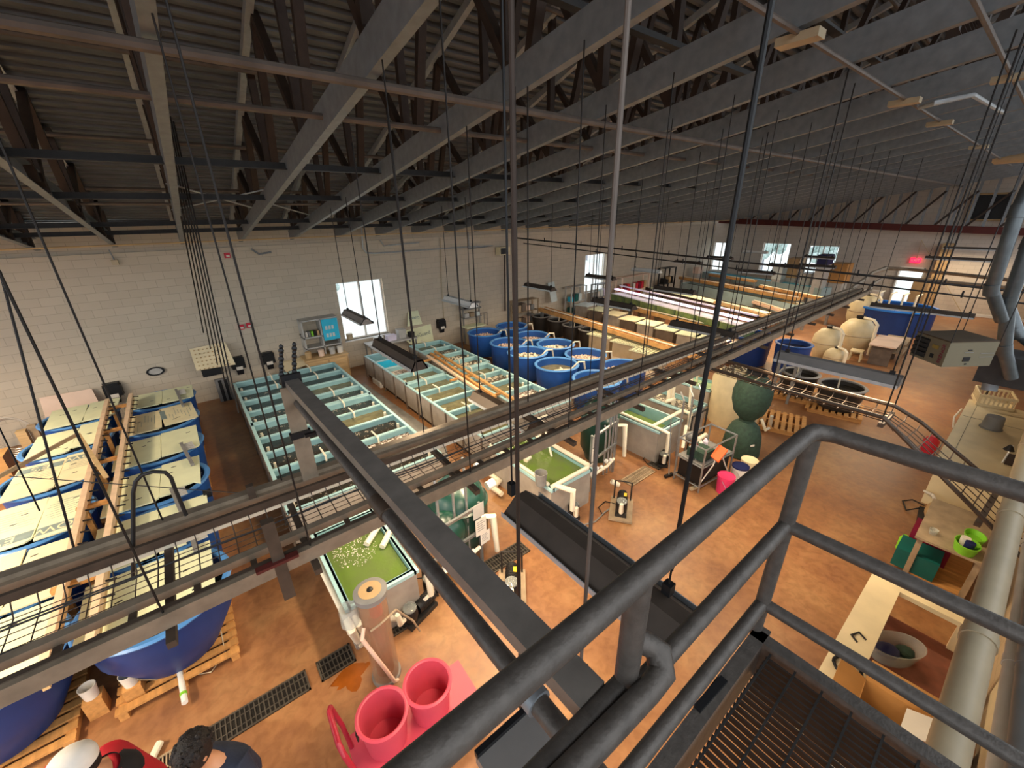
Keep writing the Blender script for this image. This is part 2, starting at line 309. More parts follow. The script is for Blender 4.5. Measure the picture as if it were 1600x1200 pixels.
# ------------------------------------------------------------------ roof trusses
TX = [.16+1.325*i for i in range(-3, 23)]; JY = [13.9, 12.6, 10.4, 8.2, 5.9, 3.65, 1.3, -1.2]
def truss():
    t = thing('roof_truss', 'x', 'truss', (0, 0, 0), 0, 'scissor trusses across the hall'); y0, y1 = 14.4, -2.6
    b = MB(); n = 0
    P = lambda y, f, dz, x: Vector((x, y, f(y)+dz))
    for x, w, dz, h, f in ((0, .012, .13, .26, zc), (.04, .085, .006, .012, zc), (.04, .085, .254, .012, zc)):
        b.bar(P(y0, f, dz, x), P(y1, f, dz, x), w, h)
    b.build('bottom_chord', 'galv', t)
    b = MB(); b.bar(P(y0+.4, zt, .04, -.06), P(y1, zt, .04, -.06), .012, .11); b.bar(P(y0+.4, zt, -.01, -.02), P(y1, zt, -.01, -.02), .09, .014); b.build('top_chord', 'galv light', t)
    for i, y in enumerate(JY):
        yn = JY[i-1] if i else y0; yp = JY[i+1] if i < len(JY)-1 else y-2.4
        ends = [(y, y)]
        if i: ends += [(y-.12, (y+yn)/2+.15)]
        ends += [(y-.3, (y+yp)/2+.15)] if i < len(JY)-1 else []
        for a, c in ends:
            p, q = P(a, zc, .02 if a == y else .1, .045), P(c, zt, .06, .045)
            if q.z-p.z < .5: continue
            MB().bar(p, q, .085, .1, (1, 0, 0)).build('web', 'web steel', t)
    return t
T0 = truss(); T0.location.x = TX[0]; T0['label'] = 'roof truss, first counting from the left end of the hall'
for i, x in enumerate(TX[1:]): copy_tree(T0, (x, 0, 0), 0, 'roof truss, %s counting from the left end of the hall' % ORD[i+1])
for i, (y, r, m, dz) in enumerate([(3.62, .035, 'brown bar', -.06), (4.9, .03, 'brown bar', .12), (6.85, .03, 'dark steel', .1), (8.95, .03, 'dark steel', .1), (10.5, .025, 'brown bar', .3), (11.7, .025, 'dark steel', .1), (12.9, .025, 'dark steel', .1), (13.7, .018, 'pale wood', -.03), (2.95, .04, 'dark steel', .42), (1.9, .03, 'dark steel', .3)]):
    b = MB()
    if m == 'dark steel': b.bar((-6, y, zc(y)+dz), (30.4, y, zc(y)+dz), .09, .012); b.bar((-6, y+.04, zc(y)+dz+.04), (30.4, y+.04, zc(y)+dz+.04), .012, .09)
    else: b.tube((-6, y, zc(y)+dz), (30.4, y, zc(y)+dz), r)
    tag(b.build('bridging_bar', m), '%s long bar tying the trusses together, %s counting up from the window wall' % ('dark angle' if m == 'dark steel' else 'brown', ORD[sorted([3.62, 4.9, 6.85, 8.95, 10.5, 11.7, 12.9, 13.7, 2.95, 1.9], reverse=True).index(y)]), 'bar', 'bridging bars under the roof')
for i, (a, c, lab) in enumerate([(0, 1, 'pale brace slanting from the second pair of trusses over the left tanks'), (3, 4, 'pale brace slanting between the trusses above the hanging rope bundle'), (4, 5, 'pale brace slanting between the trusses above the near window')]):
    x0, x1 = TX[a], TX[c]
    for j, (ya, yb) in enumerate(((8.6, 10.6), (10.8, 8.9)) if i == 1 else ((9.8, 11.6),)):
        tag(MB().bar((x0, ya, zc(ya)+.25), (x1, yb, zc(yb)+.25), .06, .012).build('brace', 'galv light'), lab+(', lower one' if j else ''), 'brace')
# upper dark bars near the deck
for i, y in enumerate((12.2, 10.2, 8.0, 5.6, 3.2)):
    tag(MB().tube((-6, y, zt(y)-.12), (30.4, y, zt(y)-.12), .035).build('purlin_pipe', 'brown bar'), 'brown bar just under the corrugated deck, %s up from the window wall' % ORD[i], 'bar', 'bars under the deck')
tag(MB().bar((30.1, 15.0, 4.47), (30.1, -.9, 3.9), .18, .32).build('steel_beam', 'rust red'), 'dark red steel beam crossing high before the far wall', 'beam')
t = thing('end_frame', 'grey braced frame of uprights standing on the dark red beam at the far wall', 'frame'); y = 14.0
bz = lambda y: 4.47-.57*(15-y)/15.9+.16
while y > -.6:
    z1 = zt(y); MB().bar((30.1, y, bz(y)), (30.1, y, z1), .1, .08, (1, 0, 0)).build('upright', 'galv', t)
    if int((14.0-y)/.55) % 2 == 0: MB().bar((30.05, y, bz(y)), (30.05, y-1.1, min(z1, bz(y)+1.5)), .09, .05, (1, 0, 0)).build('diagonal', 'web steel', t)
    y -= .55
t = thing('wall_panel', 'black louvre panel in a tan frame high on the far wall above the red beam', 'panel', (30.4, 2.55, 5.0))
MB().b2((-.02, -.6, -.5), (.06, .5, .55)).build('louvre', 'black', t); b = MB()
for p, q in (((-.05, -.7, -.58), (.06, .6, -.5)), ((-.05, -.7, .55), (.06, .6, .63)), ((-.05, -.7, -.5), (.06, -.6, .55)), ((-.05, .5, -.5), (.06, .6, .55))): b.b2(p, q)
b.build('frame', 'tan', t)
# conduits with junction boxes under the right-hand roof
for y, n, bx in ((1.70, 'conduit running away under the roof with four cream junction boxes', (4.2, 7.6, 9.9, 14.4)), (.88, 'upper conduit at the right under the roof with one junction box', (7.9,))):
    t = thing('conduit', n, 'conduit', (0, y, zc(y)-.03)); MB().tube((3, 0, 0), (22, 0, 0), .022).build('pipe', 'brown bar', t)
    for x in bx: MB().box((x, 0, -.03), (.14, .3, .06)).build('junction_box', 'beige dark', t)
b = MB(); b.path([(8.2, 1.66, zc(1.66)-.06), (8.05, 1.5, zc(1.5)-.08), (8.3, 1.2, zc(1.2)-.06), (10.5, 1.1, zc(1.1)-.04)], .025); tag(b.build('bent_conduit', 'galv light'), 'pale conduit elbow beside the third junction box', 'conduit')
for i, (u, v, l) in enumerate([(1532, 236, 'upper'), (1551, 247, 'lower')]):
    p = D(u, v, 12-.4*i); tag(MB().lathe([(.001, 0), (.13, .02), (.17, .08), (.17, 5)], (0, 0, 0), 14).build('insulated_pipe', 'beige dark', None, True), '%s of two cream insulated pipes under the roof at right' % l, 'pipe')
    o = bpy.context.scene.objects['insulated_pipe' if i == 0 else 'insulated_pipe.001']; o.matrix_world = frame(p, (0, 0, 1), Vector((0, -1, 0)))
# ------------------------------------------------------------------ hanging shop lights
def shop_light(c, ln, label, m='fixture', lit=False, power=60, wires=True, w=.27, group='hanging shop lights', rz=0, warm=(1, .77, .5), topw=.1):
    t = thing('hanging_light', label, 'light', c, rz, group); h = ln/2
    b = MB(); n = len(b.v)
    sec = [(-w/2, -.1), (-topw/2, .02), (topw/2, .02), (w/2, -.1), (w/2-.012, -.1), (topw/2-.01, .004), (-topw/2+.01, .004), (-w/2+.012, -.1)]
    for y in (-h, h):
        for x, z in sec: b.v.append((x, y, z))
    for i in range(8): b.f.append((i, (i+1) % 8, 8+(i+1) % 8, 8+i))
    for o in (0, 8):
        for q in ((0, 1, 6, 7), (1, 2, 5, 6), (2, 3, 4, 5)): b.f.append(tuple(o+i for i in q))
    for y in (-h, h): b.add([(-w/2, y, -.1), (-topw/2, y, .02), (topw/2, y, .02), (w/2, y, -.1)], [(0, 1, 2, 3)])
    b.build('housing', m, t)
    b = MB()
    for q in (-1, 1): b.b2((q*w/2, -h, -.1), (q*(w/2+.006), h, -.06))
    b.each('reflector_lip', 'galv light', t)
    for x in (-.05, .05): MB().tube((x, -h+.03, -.075 if not lit else -.09), (x, h-.03, -.075 if not lit else -.09), .016, 8).build('tube', 'tube cool' if lit else 'tube', t)
    if wires:
        for s in (-1, 1):
            y = c[1]+s*(h-.1); zt_ = max(zc(y)-c[2], .3); MB().tube((0, s*(h-.1), .02), (0, s*(h-.1), zt_), .0075, 5).build('hanging_wire', 'wire', t); MB().box((0, s*(h-.1), .035), (.03, .05, .05)).build('hook', 'black', t)
    if power:
        l = bpy.data.lights.new('lamp', 'AREA'); l.shape = 'RECTANGLE'; l.size = .2; l.size_y = ln; l.energy = power; l.color = warm; l.spread = PI*.9
        o = bpy.data.objects.new('lamp', l); COL.objects.link(o); o.parent = t; o.location = (0, 0, -.115)
    return t
def light_px(u0, v0, u1, v1, label, ln=1.22, zz=None, **k):
    a, c = G(u0, v0, 0), G(u1, v1, 0); f = ln/max(.1, (a-c).length); z = HC*(1-f) if zz is None else zz; z = min(3.5, max(2.3, z)); q = G((u0+u1)/2, (v0+v1)/2, z)
    return shop_light(q, ln, label, **k)
PW = 68
light_px(796, 768, 1043, 942, 'dark trough light hanging closest, between the handrail and the floor drain', m='fixture dark', power=PW*.9, zz=3.06, wires=False, w=.36, ln=1.35)
light_px(1208, 552, 1402, 585, 'wide grey trough light hanging above the black tanks right of centre', m='fixture', power=PW, zz=3.2, w=.3, ln=1.3)
light_px(577, 531, 662, 562, 'brown trough light hanging over the end of the turquoise tank', m='fixture dark', power=PW, w=.21)
light_px(700, 462, 735, 474, 'lit white light hanging before the paper towel dispenser by the near window', m='white plastic', lit=True, power=PW)
light_px(540, 484, 572, 499, 'grey light hanging in front of the near window', m='fixture', power=PW)
light_px(765, 620, 805, 648, 'dark light end showing above the cable tray over the middle tanks', m='fixture dark', power=PW, zz=2.75)
light_px(824, 442, 861, 450, 'thin dark light near the wall left of the second window', m='fixture dark', power=PW)
FAR = [(918, 428, 958, 434, 'thin dark light across the window past the blue tubs', 0), (935, 467, 981, 477, 'thin dark light over the lidded tanks by the far wooden rail', 0), (993, 418, 1027, 423, 'lit light before the red shelf along the wall', 1),
 (1031, 447, 1076, 455, 'dark light over the row of black edged trays', 0), (1058, 406, 1092, 411, 'small dark light in the far left corner', 0), (1110, 399, 1140, 403, 'small dark light below the left far window', 0),
 (1164, 391, 1197, 394, 'small lit light before the far wall between windows', 1), (1163, 420, 1200, 426, 'dark light over the far pale blue tank', 0), (1208, 411, 1248, 416, 'dark light below the middle far window', 0),
 (1261, 398, 1298, 403, 'dark light crossing the middle of the right far window', 0), (1263, 412, 1291, 416, 'dark light at the foot of the right far window', 0), (1088, 508, 1106, 513, 'short dark light over the square lids behind the tray', 0),
 (1371, 474, 1504, 490, 'long dark light above the big bright blue tank', 0), (1460, 398, 1548, 408, 'dark light high before the far wall at right', 0), (1484, 383, 1560, 391, 'grey light higher up before the far wall at right', 0)]
for u0, v0, u1, v1, lab, lit in FAR: light_px(u0, v0, u1, v1, lab, lit=bool(lit), m='white plastic' if lit else 'fixture dark', power=PW*.9, zz=3.05 if u0 < 1360 else (2.6 if v0 > 450 else 3.3), ln=1.22 if u0 < 1360 else 2.0)
# unseen lights added left of the view and behind the camera to brighten the hall

for i, (x, y, lab) in enumerate([(-4.7, 10.5, 'added unseen trough light left of the lidded tanks, farther one'), (-4.3, 7.0, 'added unseen trough light left of the lidded tanks, nearer one'), (-3.3, 3.6, 'added unseen trough light over the floor left of the two people'), (-.2, -1.2, 'added unseen trough light behind the platform'), (3.6, -2.2, 'trough light behind the south wall')][:4]):
    shop_light((x, y, 3.2 if x < -3.2 else 3.35), 1.22, lab, power=PW*(2.2 if x < -3.2 else 1.2))
# rods that carry the near light and the box beam
def rod(name, p, q, r, m, lab, cat='rod', **k): return tag(MB().tube(p, q, r, 8).build(name, m, None, True), lab, cat, **k)
e0, e1 = G(1043, 925, 3.1), G(800, 772, 3.1)
t = thing('hanging_rod', 'thick black rod from the roof to the right end of the nearest light', 'rod', e0); MB().tube((0, 0, .16), (0, 0, zc(e0.y)-e0.z), .011).build('shaft', 'black', t); MB().tube((0, 0, 0), (0, 0, .3), .006).build('hook', 'wire', t); MB().box((0, 0, .03), (.05, .05, .07)).build('clip', 'black', t)
t = thing('hanging_rod', 'thin black rod to the far end of the nearest light', 'rod', e1); MB().tube((0, 0, .0), (0, 0, zc(e1.y)-e1.z), .007).build('shaft', 'black', t); MB().box((0, 0, .05), (.05, .05, .1)).build('clip', 'black', t)
c0 = G(812, 1000, 3.45); t = thing('hanging_rod', 'brown rod dropping down the picture middle to a clip under the handrail', 'rod', c0); MB().tube((0, 0, -.35), (0, 0, zc(c0.y)-c0.z), .0072).build('shaft', 'web steel', t); MB().box((0, 0, -.35), (.05, .1, .05)).build('clip', 'black', t)
d0 = G(906, 1058, 3.3); t = thing('hanging_rod', 'grey rod right of the middle ending in a black clamp below the handrail', 'rod', d0); MB().tube((0, 0, 0), (0, 0, zc(d0.y)-d0.z), .0068).build('shaft', 'brown bar', t); MB().box((0, 0, 0), (.09, .05, .05), .6).build('clip', 'black', t)
# rope bundle at left, black chain adjusters at the beam end
t = thing('rope_bundle', 'bundle of dark ropes hanging left of the pale blue tanks', 'ropes')
for i in range(6):
    p = D(246+5*i, 150+8*i, 6.2); q = D(318+11*i, 520+25*i, 9.0-.35*i); MB().tube(p, q, .012, 6).build('rope', 'wire', t)
tag(MB().tube(D(0, 424, 3.0), D(127, 900, 3.3), .009, 6).build('cable', 'wire'), 'single dark cable slanting down the left edge over the lidded tanks', 'cable')
tag(MB().tube(D(-5, 660, 3.9), D(62, 798, 3.6), .006, 6).build('cable', 'wire'), 'short dark cable at the left edge under the long slanting one', 'cable')
tag(MB().tube(G(15, 744, 2.4), G(440, 775, 2.4), .005, 6).build('wire', 'wire'), 'thin level wire stretched over the lidded tanks', 'wire')
# ------------------------------------------------------------------ cable trays
TZ = 3.0
t = thing('cable_tray', 'long cable tray crossing the hall diagonally with rails, rungs and wire basket', 'cable tray')
def line_px(a, c, z, x0, x1):
    p, q = G(*a, z), G(*c, z); d = (q-p)/(q.x-p.x); return lambda x: p+d*(x-p.x)
r1 = line_px((20, 897), (1340, 448), TZ, 0, 0); r1b = line_px((0, 938), (1338, 455), TZ-.02, 0, 0); r2 = line_px((0, 1037), (1342, 455), TZ-.03, 0, 0); r3 = line_px((0, 1088), (1345, 462), TZ-.05, 0, 0)
XA, XB = -1.6, 14.6
def rail(f, w, h, m, nm='rail', x0=XA, x1=XB): return MB().bar(f(x0), f(x1), w, h).build(nm, m, t)
rail(r1, .075, .045, 'tray steel'); rail(lambda x: r1(x)+Vector((0, -.055, -.035)), .05, .05, 'tray steel'); rail(lambda x: r1b(x)+Vector((0, .02, -.06)), .03, .03, 'pvc', 'white_pipe', -1.0)
rail(r1b, .03, .06, 'tray dark'); rail(r2, .06, .05, 'tray steel'); rail(r3, .05, .1, 'tray steel'); rail(lambda x: r3(x)+Vector((0, .03, .052)), .035, .01, 'tray dark', 'dark_edge')
b = MB(); x = XA
while x < XB: b.bar(r2(x)-Vector((0, 0, .03)), r3(x), .035, .02); x += .3
b.each('rung', 'tray dark', t)
b = MB(); x = XA
while x < XB:
    a, c = r1b(x), r2(x); b.path([a, a+(c-a)*.15-Vector((0, 0, .1)), a+(c-a)*.85-Vector((0, 0, .1)), c], .0035, 4); x += .11
for k in range(9):
    f = .02+k*.12; dz = -.1 if 1 <= k <= 7 else 0; b.tube(r1b(XA)+(r2(XA)-r1b(XA))*f+Vector((0, 0, dz)), r1b(XB)+(r2(XB)-r1b(XB))*f+Vector((0, 0, dz)), .0035, 4)
b.build('wire_basket', 'tray dark', t)
b = MB()
for k in range(3):
    yo = R_.uniform(.15, .85); pts = []
    for i in range(40):
        x = XA+(XB-XA)*i/39; a, c = r1b(x), r2(x); yo = min(.9, max(.1, yo+R_.uniform(-.06, .06))); pts.append(a+(c-a)*yo+Vector((0, 0, -.08+.01*k)))
    b.path(pts, .006, 5)
b.build('cables', 'black', t)
for x in (-.55, .22, 1.5, 2.7, 3.9, 5.1, 6.3, 7.5, 8.7, 9.9, 11.1, 12.3, 13.6):
    b = MB()
    for f in (r1, r3): p = f(x); b.tube(p-Vector((0, 0, .12)), (p.x, p.y, zc(p.y)), .006, 5)
    b.each('hanger_rod', 'wire', t); b = MB(); b.bar(r1(x)-Vector((0, -.1, .1)), r3(x)-Vector((0, .1, .1)), .045, .045); b.build('cross_strut', 'tray dark', t)
p = r3(.03)+Vector((0, 0, .05)); b = MB(); b.box(p, (.07, .06, .62)); b.box(r1(.0)+Vector((0, -.05, -.05)), (.05, .05, .3)); b.each('slotted_post', 'tray dark', t)
p = r3(-.02); MB().bar(p+Vector((-.08, -.03, .06)), p+Vector((.16, -.03, .06)), .05, .02).build('splice_plate', 'rust red', t)
# bend at the far end, running to the right wall
cb = [r1(14.3), G(1350, 437, TZ), G(1362, 427, TZ), G(1385, 419, TZ), G(1420, 421, TZ), G(1500, 429, TZ), G(1600, 440, TZ)]
MB().path(cb, .06, 6).build('far_bend', 'tray steel', t); MB().path([r3(14.3), G(1362, 445, TZ), G(1385, 432, TZ), G(1600, 452, TZ)], .05, 6).build('far_bend', 'tray steel', t)
# second tray branching to the right wall and dropping
t = thing('basket_tray', 'wire basket tray branching right past the green filter and dropping toward the right wall', 'cable tray')
A = [G(1075, 566, 2.9), G(1205, 604, 2.9), G(1380, 652, 2.9), G(1410, 682, 2.7), G(1620, 895, 1.75)]
B_ = [G(1110, 556, 2.9), G(1225, 590, 2.9), G(1398, 634, 2.9), G(1440, 660, 2.7), G(1640, 830, 1.75)]
MB().path(A, .022, 6).build('rail', 'tray dark', t); MB().path(B_, .022, 6).build('rail', 'tray dark', t); b = MB()
for k in range(1, 6): b.path([A[i]+(B_[i]-A[i])*k/6-Vector((0, 0, .07)) for i in range(5)], .005, 4)
for i in range(4):
    n = max(2, int((A[i+1]-A[i]).length/.14))
    for j in range(n): p, q = A[i]+(A[i+1]-A[i])*j/n, B_[i]+(B_[i+1]-B_[i])*j/n; b.path([p, p+(q-p)*.12-Vector((0, 0, .07)), p+(q-p)*.88-Vector((0, 0, .07)), q], .005, 4)
b.build('wire_basket', 'tray dark', t)
for i, (a, c) in enumerate(((A[2], B_[2]), (A[3].lerp(A[4], .62), B_[3].lerp(B_[4], .62)))): MB().bar(a-Vector((0, 0, .1)), c-Vector((0, 0, .1)), .05, .05).build('cross_strut', 'tray dark', t)
for p in (A[2], B_[2], A[1]): MB().tube(p, (p.x, p.y, zc(p.y)), .008, 5).build('hanger_rod', 'wire', t)
# box beam + conduit from the tray to the platform
BZ = 3.86; pa, pb = G(456, 598, BZ), G(925, 1096, BZ); 
t = thing('box_beam', 'thick dark grey square beam running from the platform out over the tray with a flat hanger plate', 'beam')
MB().bar(pa, pb, .095, .055).build('beam', 'beam paint', t)
q = Vector((pa.x, pa.y, 0)); MB().bar((pa.x-.03, pa.y-.02, BZ-.02), (pa.x-.03, pa.y-.02, TZ+.02), .12, .02, (0, 1, 0)).build('hanger_plate', 'tray steel', t)
MB().box((pa.x-.03, pa.y-.03, BZ-.42), (.15, .05, .05)).build('strap', 'black', t); MB().box((pa.x, pa.y+.0, BZ), (.14, .03, .14)).build('end_cap', 'black', t)
b = MB()
for dx in (-.06, .03):
    for k in range(10): b.ball((pa.x+dx+.006*k, pa.y+.06, BZ+.0+.03*k), .02-.004*(k % 2), 6, 4, 1, 1, 1.3)
b.build('chain', 'black', t)
pc, pd = G(452, 612, 3.7), G(812, 1062, 3.7)
t = thing('conduit', 'round dark pipe beside the square beam', 'pipe'); MB().tube(pc, pd+(pd-pc)*.12, .032, 12).build('pipe', 'rail paint', t, True); p = pc.lerp(pd, .62); MB().tube(p, p+(pd-pc)*.05, .04, 12).build('coupling', 'tray dark', t, True)
p = pc.lerp(pd, .3); MB().box(p, (.2, .03, .02)).build('strap', 'black', t)
p = pd.lerp(pc, .0); MB().tube(p-(pd-pc)*.01, p+(pd-pc)*.03, .042, 12).build('coupling', 'galv', t, True)
# ------------------------------------------------------------------ platform, handrail
PX, PY, PZ, RZ = 1.74, .37, 3.14, 4.235
def zon(u, v, x, y): d = ray(u, v); tt = (x*d.x+y*d.y)/(d.x**2+d.y**2); return HC+d.z*tt
zm, zl = zon(1215, 815, PX, PY), zon(1188, 940, PX, PY)
t = thing('handrail', 'dark grey pipe handrail with three rails around the platform corner', 'handrail')
b = MB(); rr = .03
top = [(.0, PY, RZ)]+[(PX-.09, PY, RZ), (PX-.03, PY-.01, RZ), (PX, PY-.06, RZ), (PX, PY-.1, RZ)]+[(PX+.06, -1.2, RZ)]
MB().path(top, rr, 14).build('top_rail', 'rail paint', t, True)
pl = G(1003, 905, RZ); lx = pl.x
MB().path([(PX, PY, zm), (lx, PY, zm)], rr*.95, 12).build('middle_rail', 'rail paint', t, True); MB().tube((PX, PY, zm), (PX+.05, -1.2, zm), rr*.95, 12).build('middle_rail', 'rail paint', t, True)
MB().tube((PX, PY, zl), (.2, PY, zl), rr*.95, 12).build('bottom_rail', 'rail paint', t, True); MB().tube((PX, PY, zl), (PX+.05, -1.2, zl), rr*.95, 12).build('bottom_rail', 'rail paint', t, True)
MB().tube((PX, PY, PZ), (PX, PY, RZ), rr, 14).build('post', 'rail paint', t, True); zA = zon(978, 1066, lx, PY); MB().tube((lx, PY, zA), (lx, PY, RZ), rr, 14).build('post', 'rail paint', t, True); MB().path([(lx+.02, PY, zA), (lx-.02, PY, zA), (.1, PY, zA)], rr*.98, 12).build('lower_rail', 'rail paint', t, True)
zq = zA+.03; a1, a2, a3, a4 = G(996, 1000, zq+.06), G(1028, 1016, zq+.03), G(1034, 1052, zq), G(1014, 1078, zq); a5 = G(882, 1215, zq)
MB().path([a1, a1.lerp(a2, .55)+Vector((0, 0, .004)), a2, a3, a4, a5, a5+(a5-a4)*.5], rr*1.02, 12).build('returned_rail', 'rail paint', t, True)
t = thing('platform', 'steel platform with bar grating and channel edge under the handrail', 'platform')
b = MB(); b.b2((.1, PY-.06, PZ-.2), (PX+.03, PY-.0, PZ+.02)); b.b2((PX-.06, -1.3, PZ-.2), (PX, PY, PZ+.02)); b.build('edge_channel', 'rail paint', t)
b = MB(); x = .2
while x < PX-.08: b.b2((x, -1.3, PZ-.03), (x+.006, PY-.09, PZ)); x += .03
b.build('bearing_bars', 'dark steel', t); b = MB(); y = PY-.1
while y > -1.3: b.b2((.2, y-.004, PZ-.008), (PX-.07, y+.004, PZ+.002)); y -= .1
b.build('cross_bars', 'dark steel', t)
t = thing('strut_bracket', 'dark steel strut with a black edge below the handrail at the bottom', 'bracket'); p, q = G(846, 1132, 3.25), G(760, 1215, 3.25); MB().bar(p, q, .13, .05).build('strut', 'fixture', t); MB().bar(p+Vector((0, .06, .03)), q+Vector((0, .06, .03)), .02, .03).build('edge', 'black', t)
# toe-plate between rails at the bottom edge
tag(MB().bar(G(1142, 1072, PZ+.02)+Vector((0, .03, 0)), G(1100, 1120, PZ+.02)+Vector((0, .03, 0)), .03, .03).build('splice_plate', 'black'), 'small black splice plate on the platform edge', 'plate')
# ------------------------------------------------------------------ small makers
def bits(b, c, rx, ry, n, s, z=0):
    for i in range(n):
        w = R_.random()*6.28; q = math.sqrt(R_.random()); b.ball((c[0]+rx*q*math.cos(w), c[1]+ry*q*math.sin(w), c[2]+z*R_.random()), s*(.6+.8*R_.random()), 5, 3)
    return b
def raceway(x0, x1, y0, y1, n, label, water, skew=0, zt_=.75, turq=0, media=(), group='pale blue divided raceway tanks'):
    cx, cy = (x0+x1)/2, (y0+y1)/2; w, l = x1-x0, y1-y0; t = thing('raceway_tank', label, 'tank', (cx, cy, 0), skew, group); X, Y = w/2, l/2; pit = l/n
    b = MB(); th = .035
    for s in (-1, 1): b.b2((s*X, -Y, .14), (s*(X-th), Y, zt_-.02)); b.b2((-X, s*Y, .14), (X, s*(Y-th), zt_-.02))
    b.b2((-X, -Y, .14), (X, Y, .18))
    for k in range(1, n): y = Y-k*pit; b.b2((-X, y-.02, .14), (X, y+.02, zt_-.05))
    b.build('shell', 'aqua', t)
    b = MB(); f = .045
    for s in (-1, 1): b.b2((s*(X+.015), -Y-.015, zt_-.03), (s*(X-f), Y+.015, zt_)); b.b2((-X, s*(Y+.015), zt_-.03), (X, s*(Y-f), zt_))
    for k in range(1, n): y = Y-k*pit; b.b2((-X+f, y-.035, zt_-.05), (X-f, y+.035, zt_-.02))
    b.build('rim', 'aqua rim', t)
    b = MB()
    for s in (-1, 1): b.b2((s*(X+.001), -Y, .12), (s*(X+.012), Y, zt_-.03)); b.b2((-X, s*(Y+.001), .12), (X, s*(Y+.012), zt_-.03))
    b.build('side_panel', 'tank side', t); b = MB()
    for s in (-1, 1):
        for k in range(n+1): y = Y-k*pit; b.b2((s*(X+.01), y-.02, .0), (s*(X+.04), y+.02, zt_-.03))
    b.each('side_rib', 'tank rib', t); b = MB()
    for s in (-1, 1): b.b2((s*X*.95, -Y, 0), (s*X*.8, Y, .12))
    b.each('skid', 'skid', t)
    for k in range(n):
        ya, yb = Y-k*pit-.025, Y-(k+1)*pit+.025; wt = 'clear water' if k < turq else (water[k] if isinstance(water, (list, tuple)) else water)
        z = .59 if k >= turq else .45
        if k < turq:
            m = MB()
            for s in (-1, 1): m.b2((s*(X-th), ya, .3), (s*(X-th-.004), yb, zt_-.05))
            m.b2((-X+th, ya+.006, .3), (X-th, ya, zt_-.05)); m.b2((-X+th, yb-.0, .3), (X-th, yb+.006, zt_-.05)); m.build('liner', 'turquoise', t)
        MB().b2((-X+th, yb, .2), (X-th, ya, z)).build('water', wt, t)
        if k in media: bits(MB(), (0, (ya+yb)/2, z), X*.75, (ya-yb)*.4, 60, .022, .02).build('shell_media', 'pvc', t)['kind'] = 'stuff'
        sx = (X-.12) if (k % 2 == 0 or turq) else -(X-.12); sx = X-.12 if x0 > 1.75 and x0 < 3 or x0 > 5 else -(X-.12)
        if not k < turq: MB().tube((sx, (ya+yb)/2-.1, z-.1), (sx, (ya+yb)/2-.1, z+.12), .03, 10).build('standpipe', 'pvc', t)
        if k % 2 == 1 or k == 0:
            q = .25 if x0 < 1.7 else -.1; yy = ya+.02
            MB().path([(q, yy+.18, zt_+.03), (q, yy-.1, zt_+.04), (q+.01, yy-.16, zt_+.01), (q+.01, yy-.17, zt_-.1)], .018, 8).build('spout', 'pvc', t)
    return t
DW = 'dark water'
raceway(.37, 1.72, 10.13, 13.35, 4, 'pale blue raceway tank, back left of the block of four near the ropes', [DW, 'pebbles', DW, 'pebbles'])
raceway(1.8, 3.12, 10.13, 13.35, 4, 'pale blue raceway tank, back right of the block of four near the window', [DW, DW, 'brown water', 'pebbles'])
raceway(.37, 1.72, 6.28, 10.05, 5, 'pale blue raceway tank, front left of the block of four, crossed by the square beam', ['pebbles', DW, 'pebbles', DW, 'pebbles'])
raceway(1.8, 3.1, 6.28, 10.05, 5, 'pale blue raceway tank, front right of the block of four beside the wet floor', ['pebbles', 'brown water', 'pebbles', 'bits', 'pebbles'])
raceway(4.12, 5.4, 10.13, 13.32, 4, 'raceway tank with two turquoise compartments in front of the window', ['clear water', 'clear water', 'bits', 'brown water'], turq=2)
raceway(4.08, 5.36, 6.3, 10.05, 5, 'raceway tank with murky water ahead of the turquoise one, beside the wooden rail', 'brown water')
raceway(5.74, 7.0, 10.13, 13.38, 4, 'raceway tank with white shell media, back one by the blue tubs', ['brown water', 'shells', 'shells', 'shells'], skew=-.02, media=(2, 3))
raceway(5.6, 6.82, 6.4, 10.05, 5, 'raceway tank with murky green water, front one by the blue tubs', ['brown water', 'shells', 'brown water', 'bits', 'brown water'], skew=-.015)
t = thing('rail_set', 'three long wooden rails lying over the tanks with shell media', 'rail')
for i, (u0, v0, u1, v1, m) in enumerate([(668, 556, 760, 618, 'pink rail'), (673, 552, 760, 611, 'wood'), (679, 549, 792, 618, 'orange wood')]):
    a, c = G(u0, v0, .84), G(u1, v1, .84); MB().bar(a, c+(c-a)*.12, .07, .06).build('rail', m, t)
for k in (.1, .6, 1): a = G(668, 556, .78).lerp(G(765, 620, .78), k); MB().box(a, (.7, .06, .05)).build('cross_piece', 'wood', t)
t = thing('white_tray', 'sunlit white tray on the floor between the raceway tanks', 'tray', G(602, 598, 0)); MB().b2((-.3, -.35, 0), (.25, .3, .16)).build('body', 'white plastic', t); MB().path([(.0, -.2, .17), (.1, -.3, .2), (.2, -.1, .18), (.1, .1, .19)], .012).build('hose', 'black', t)
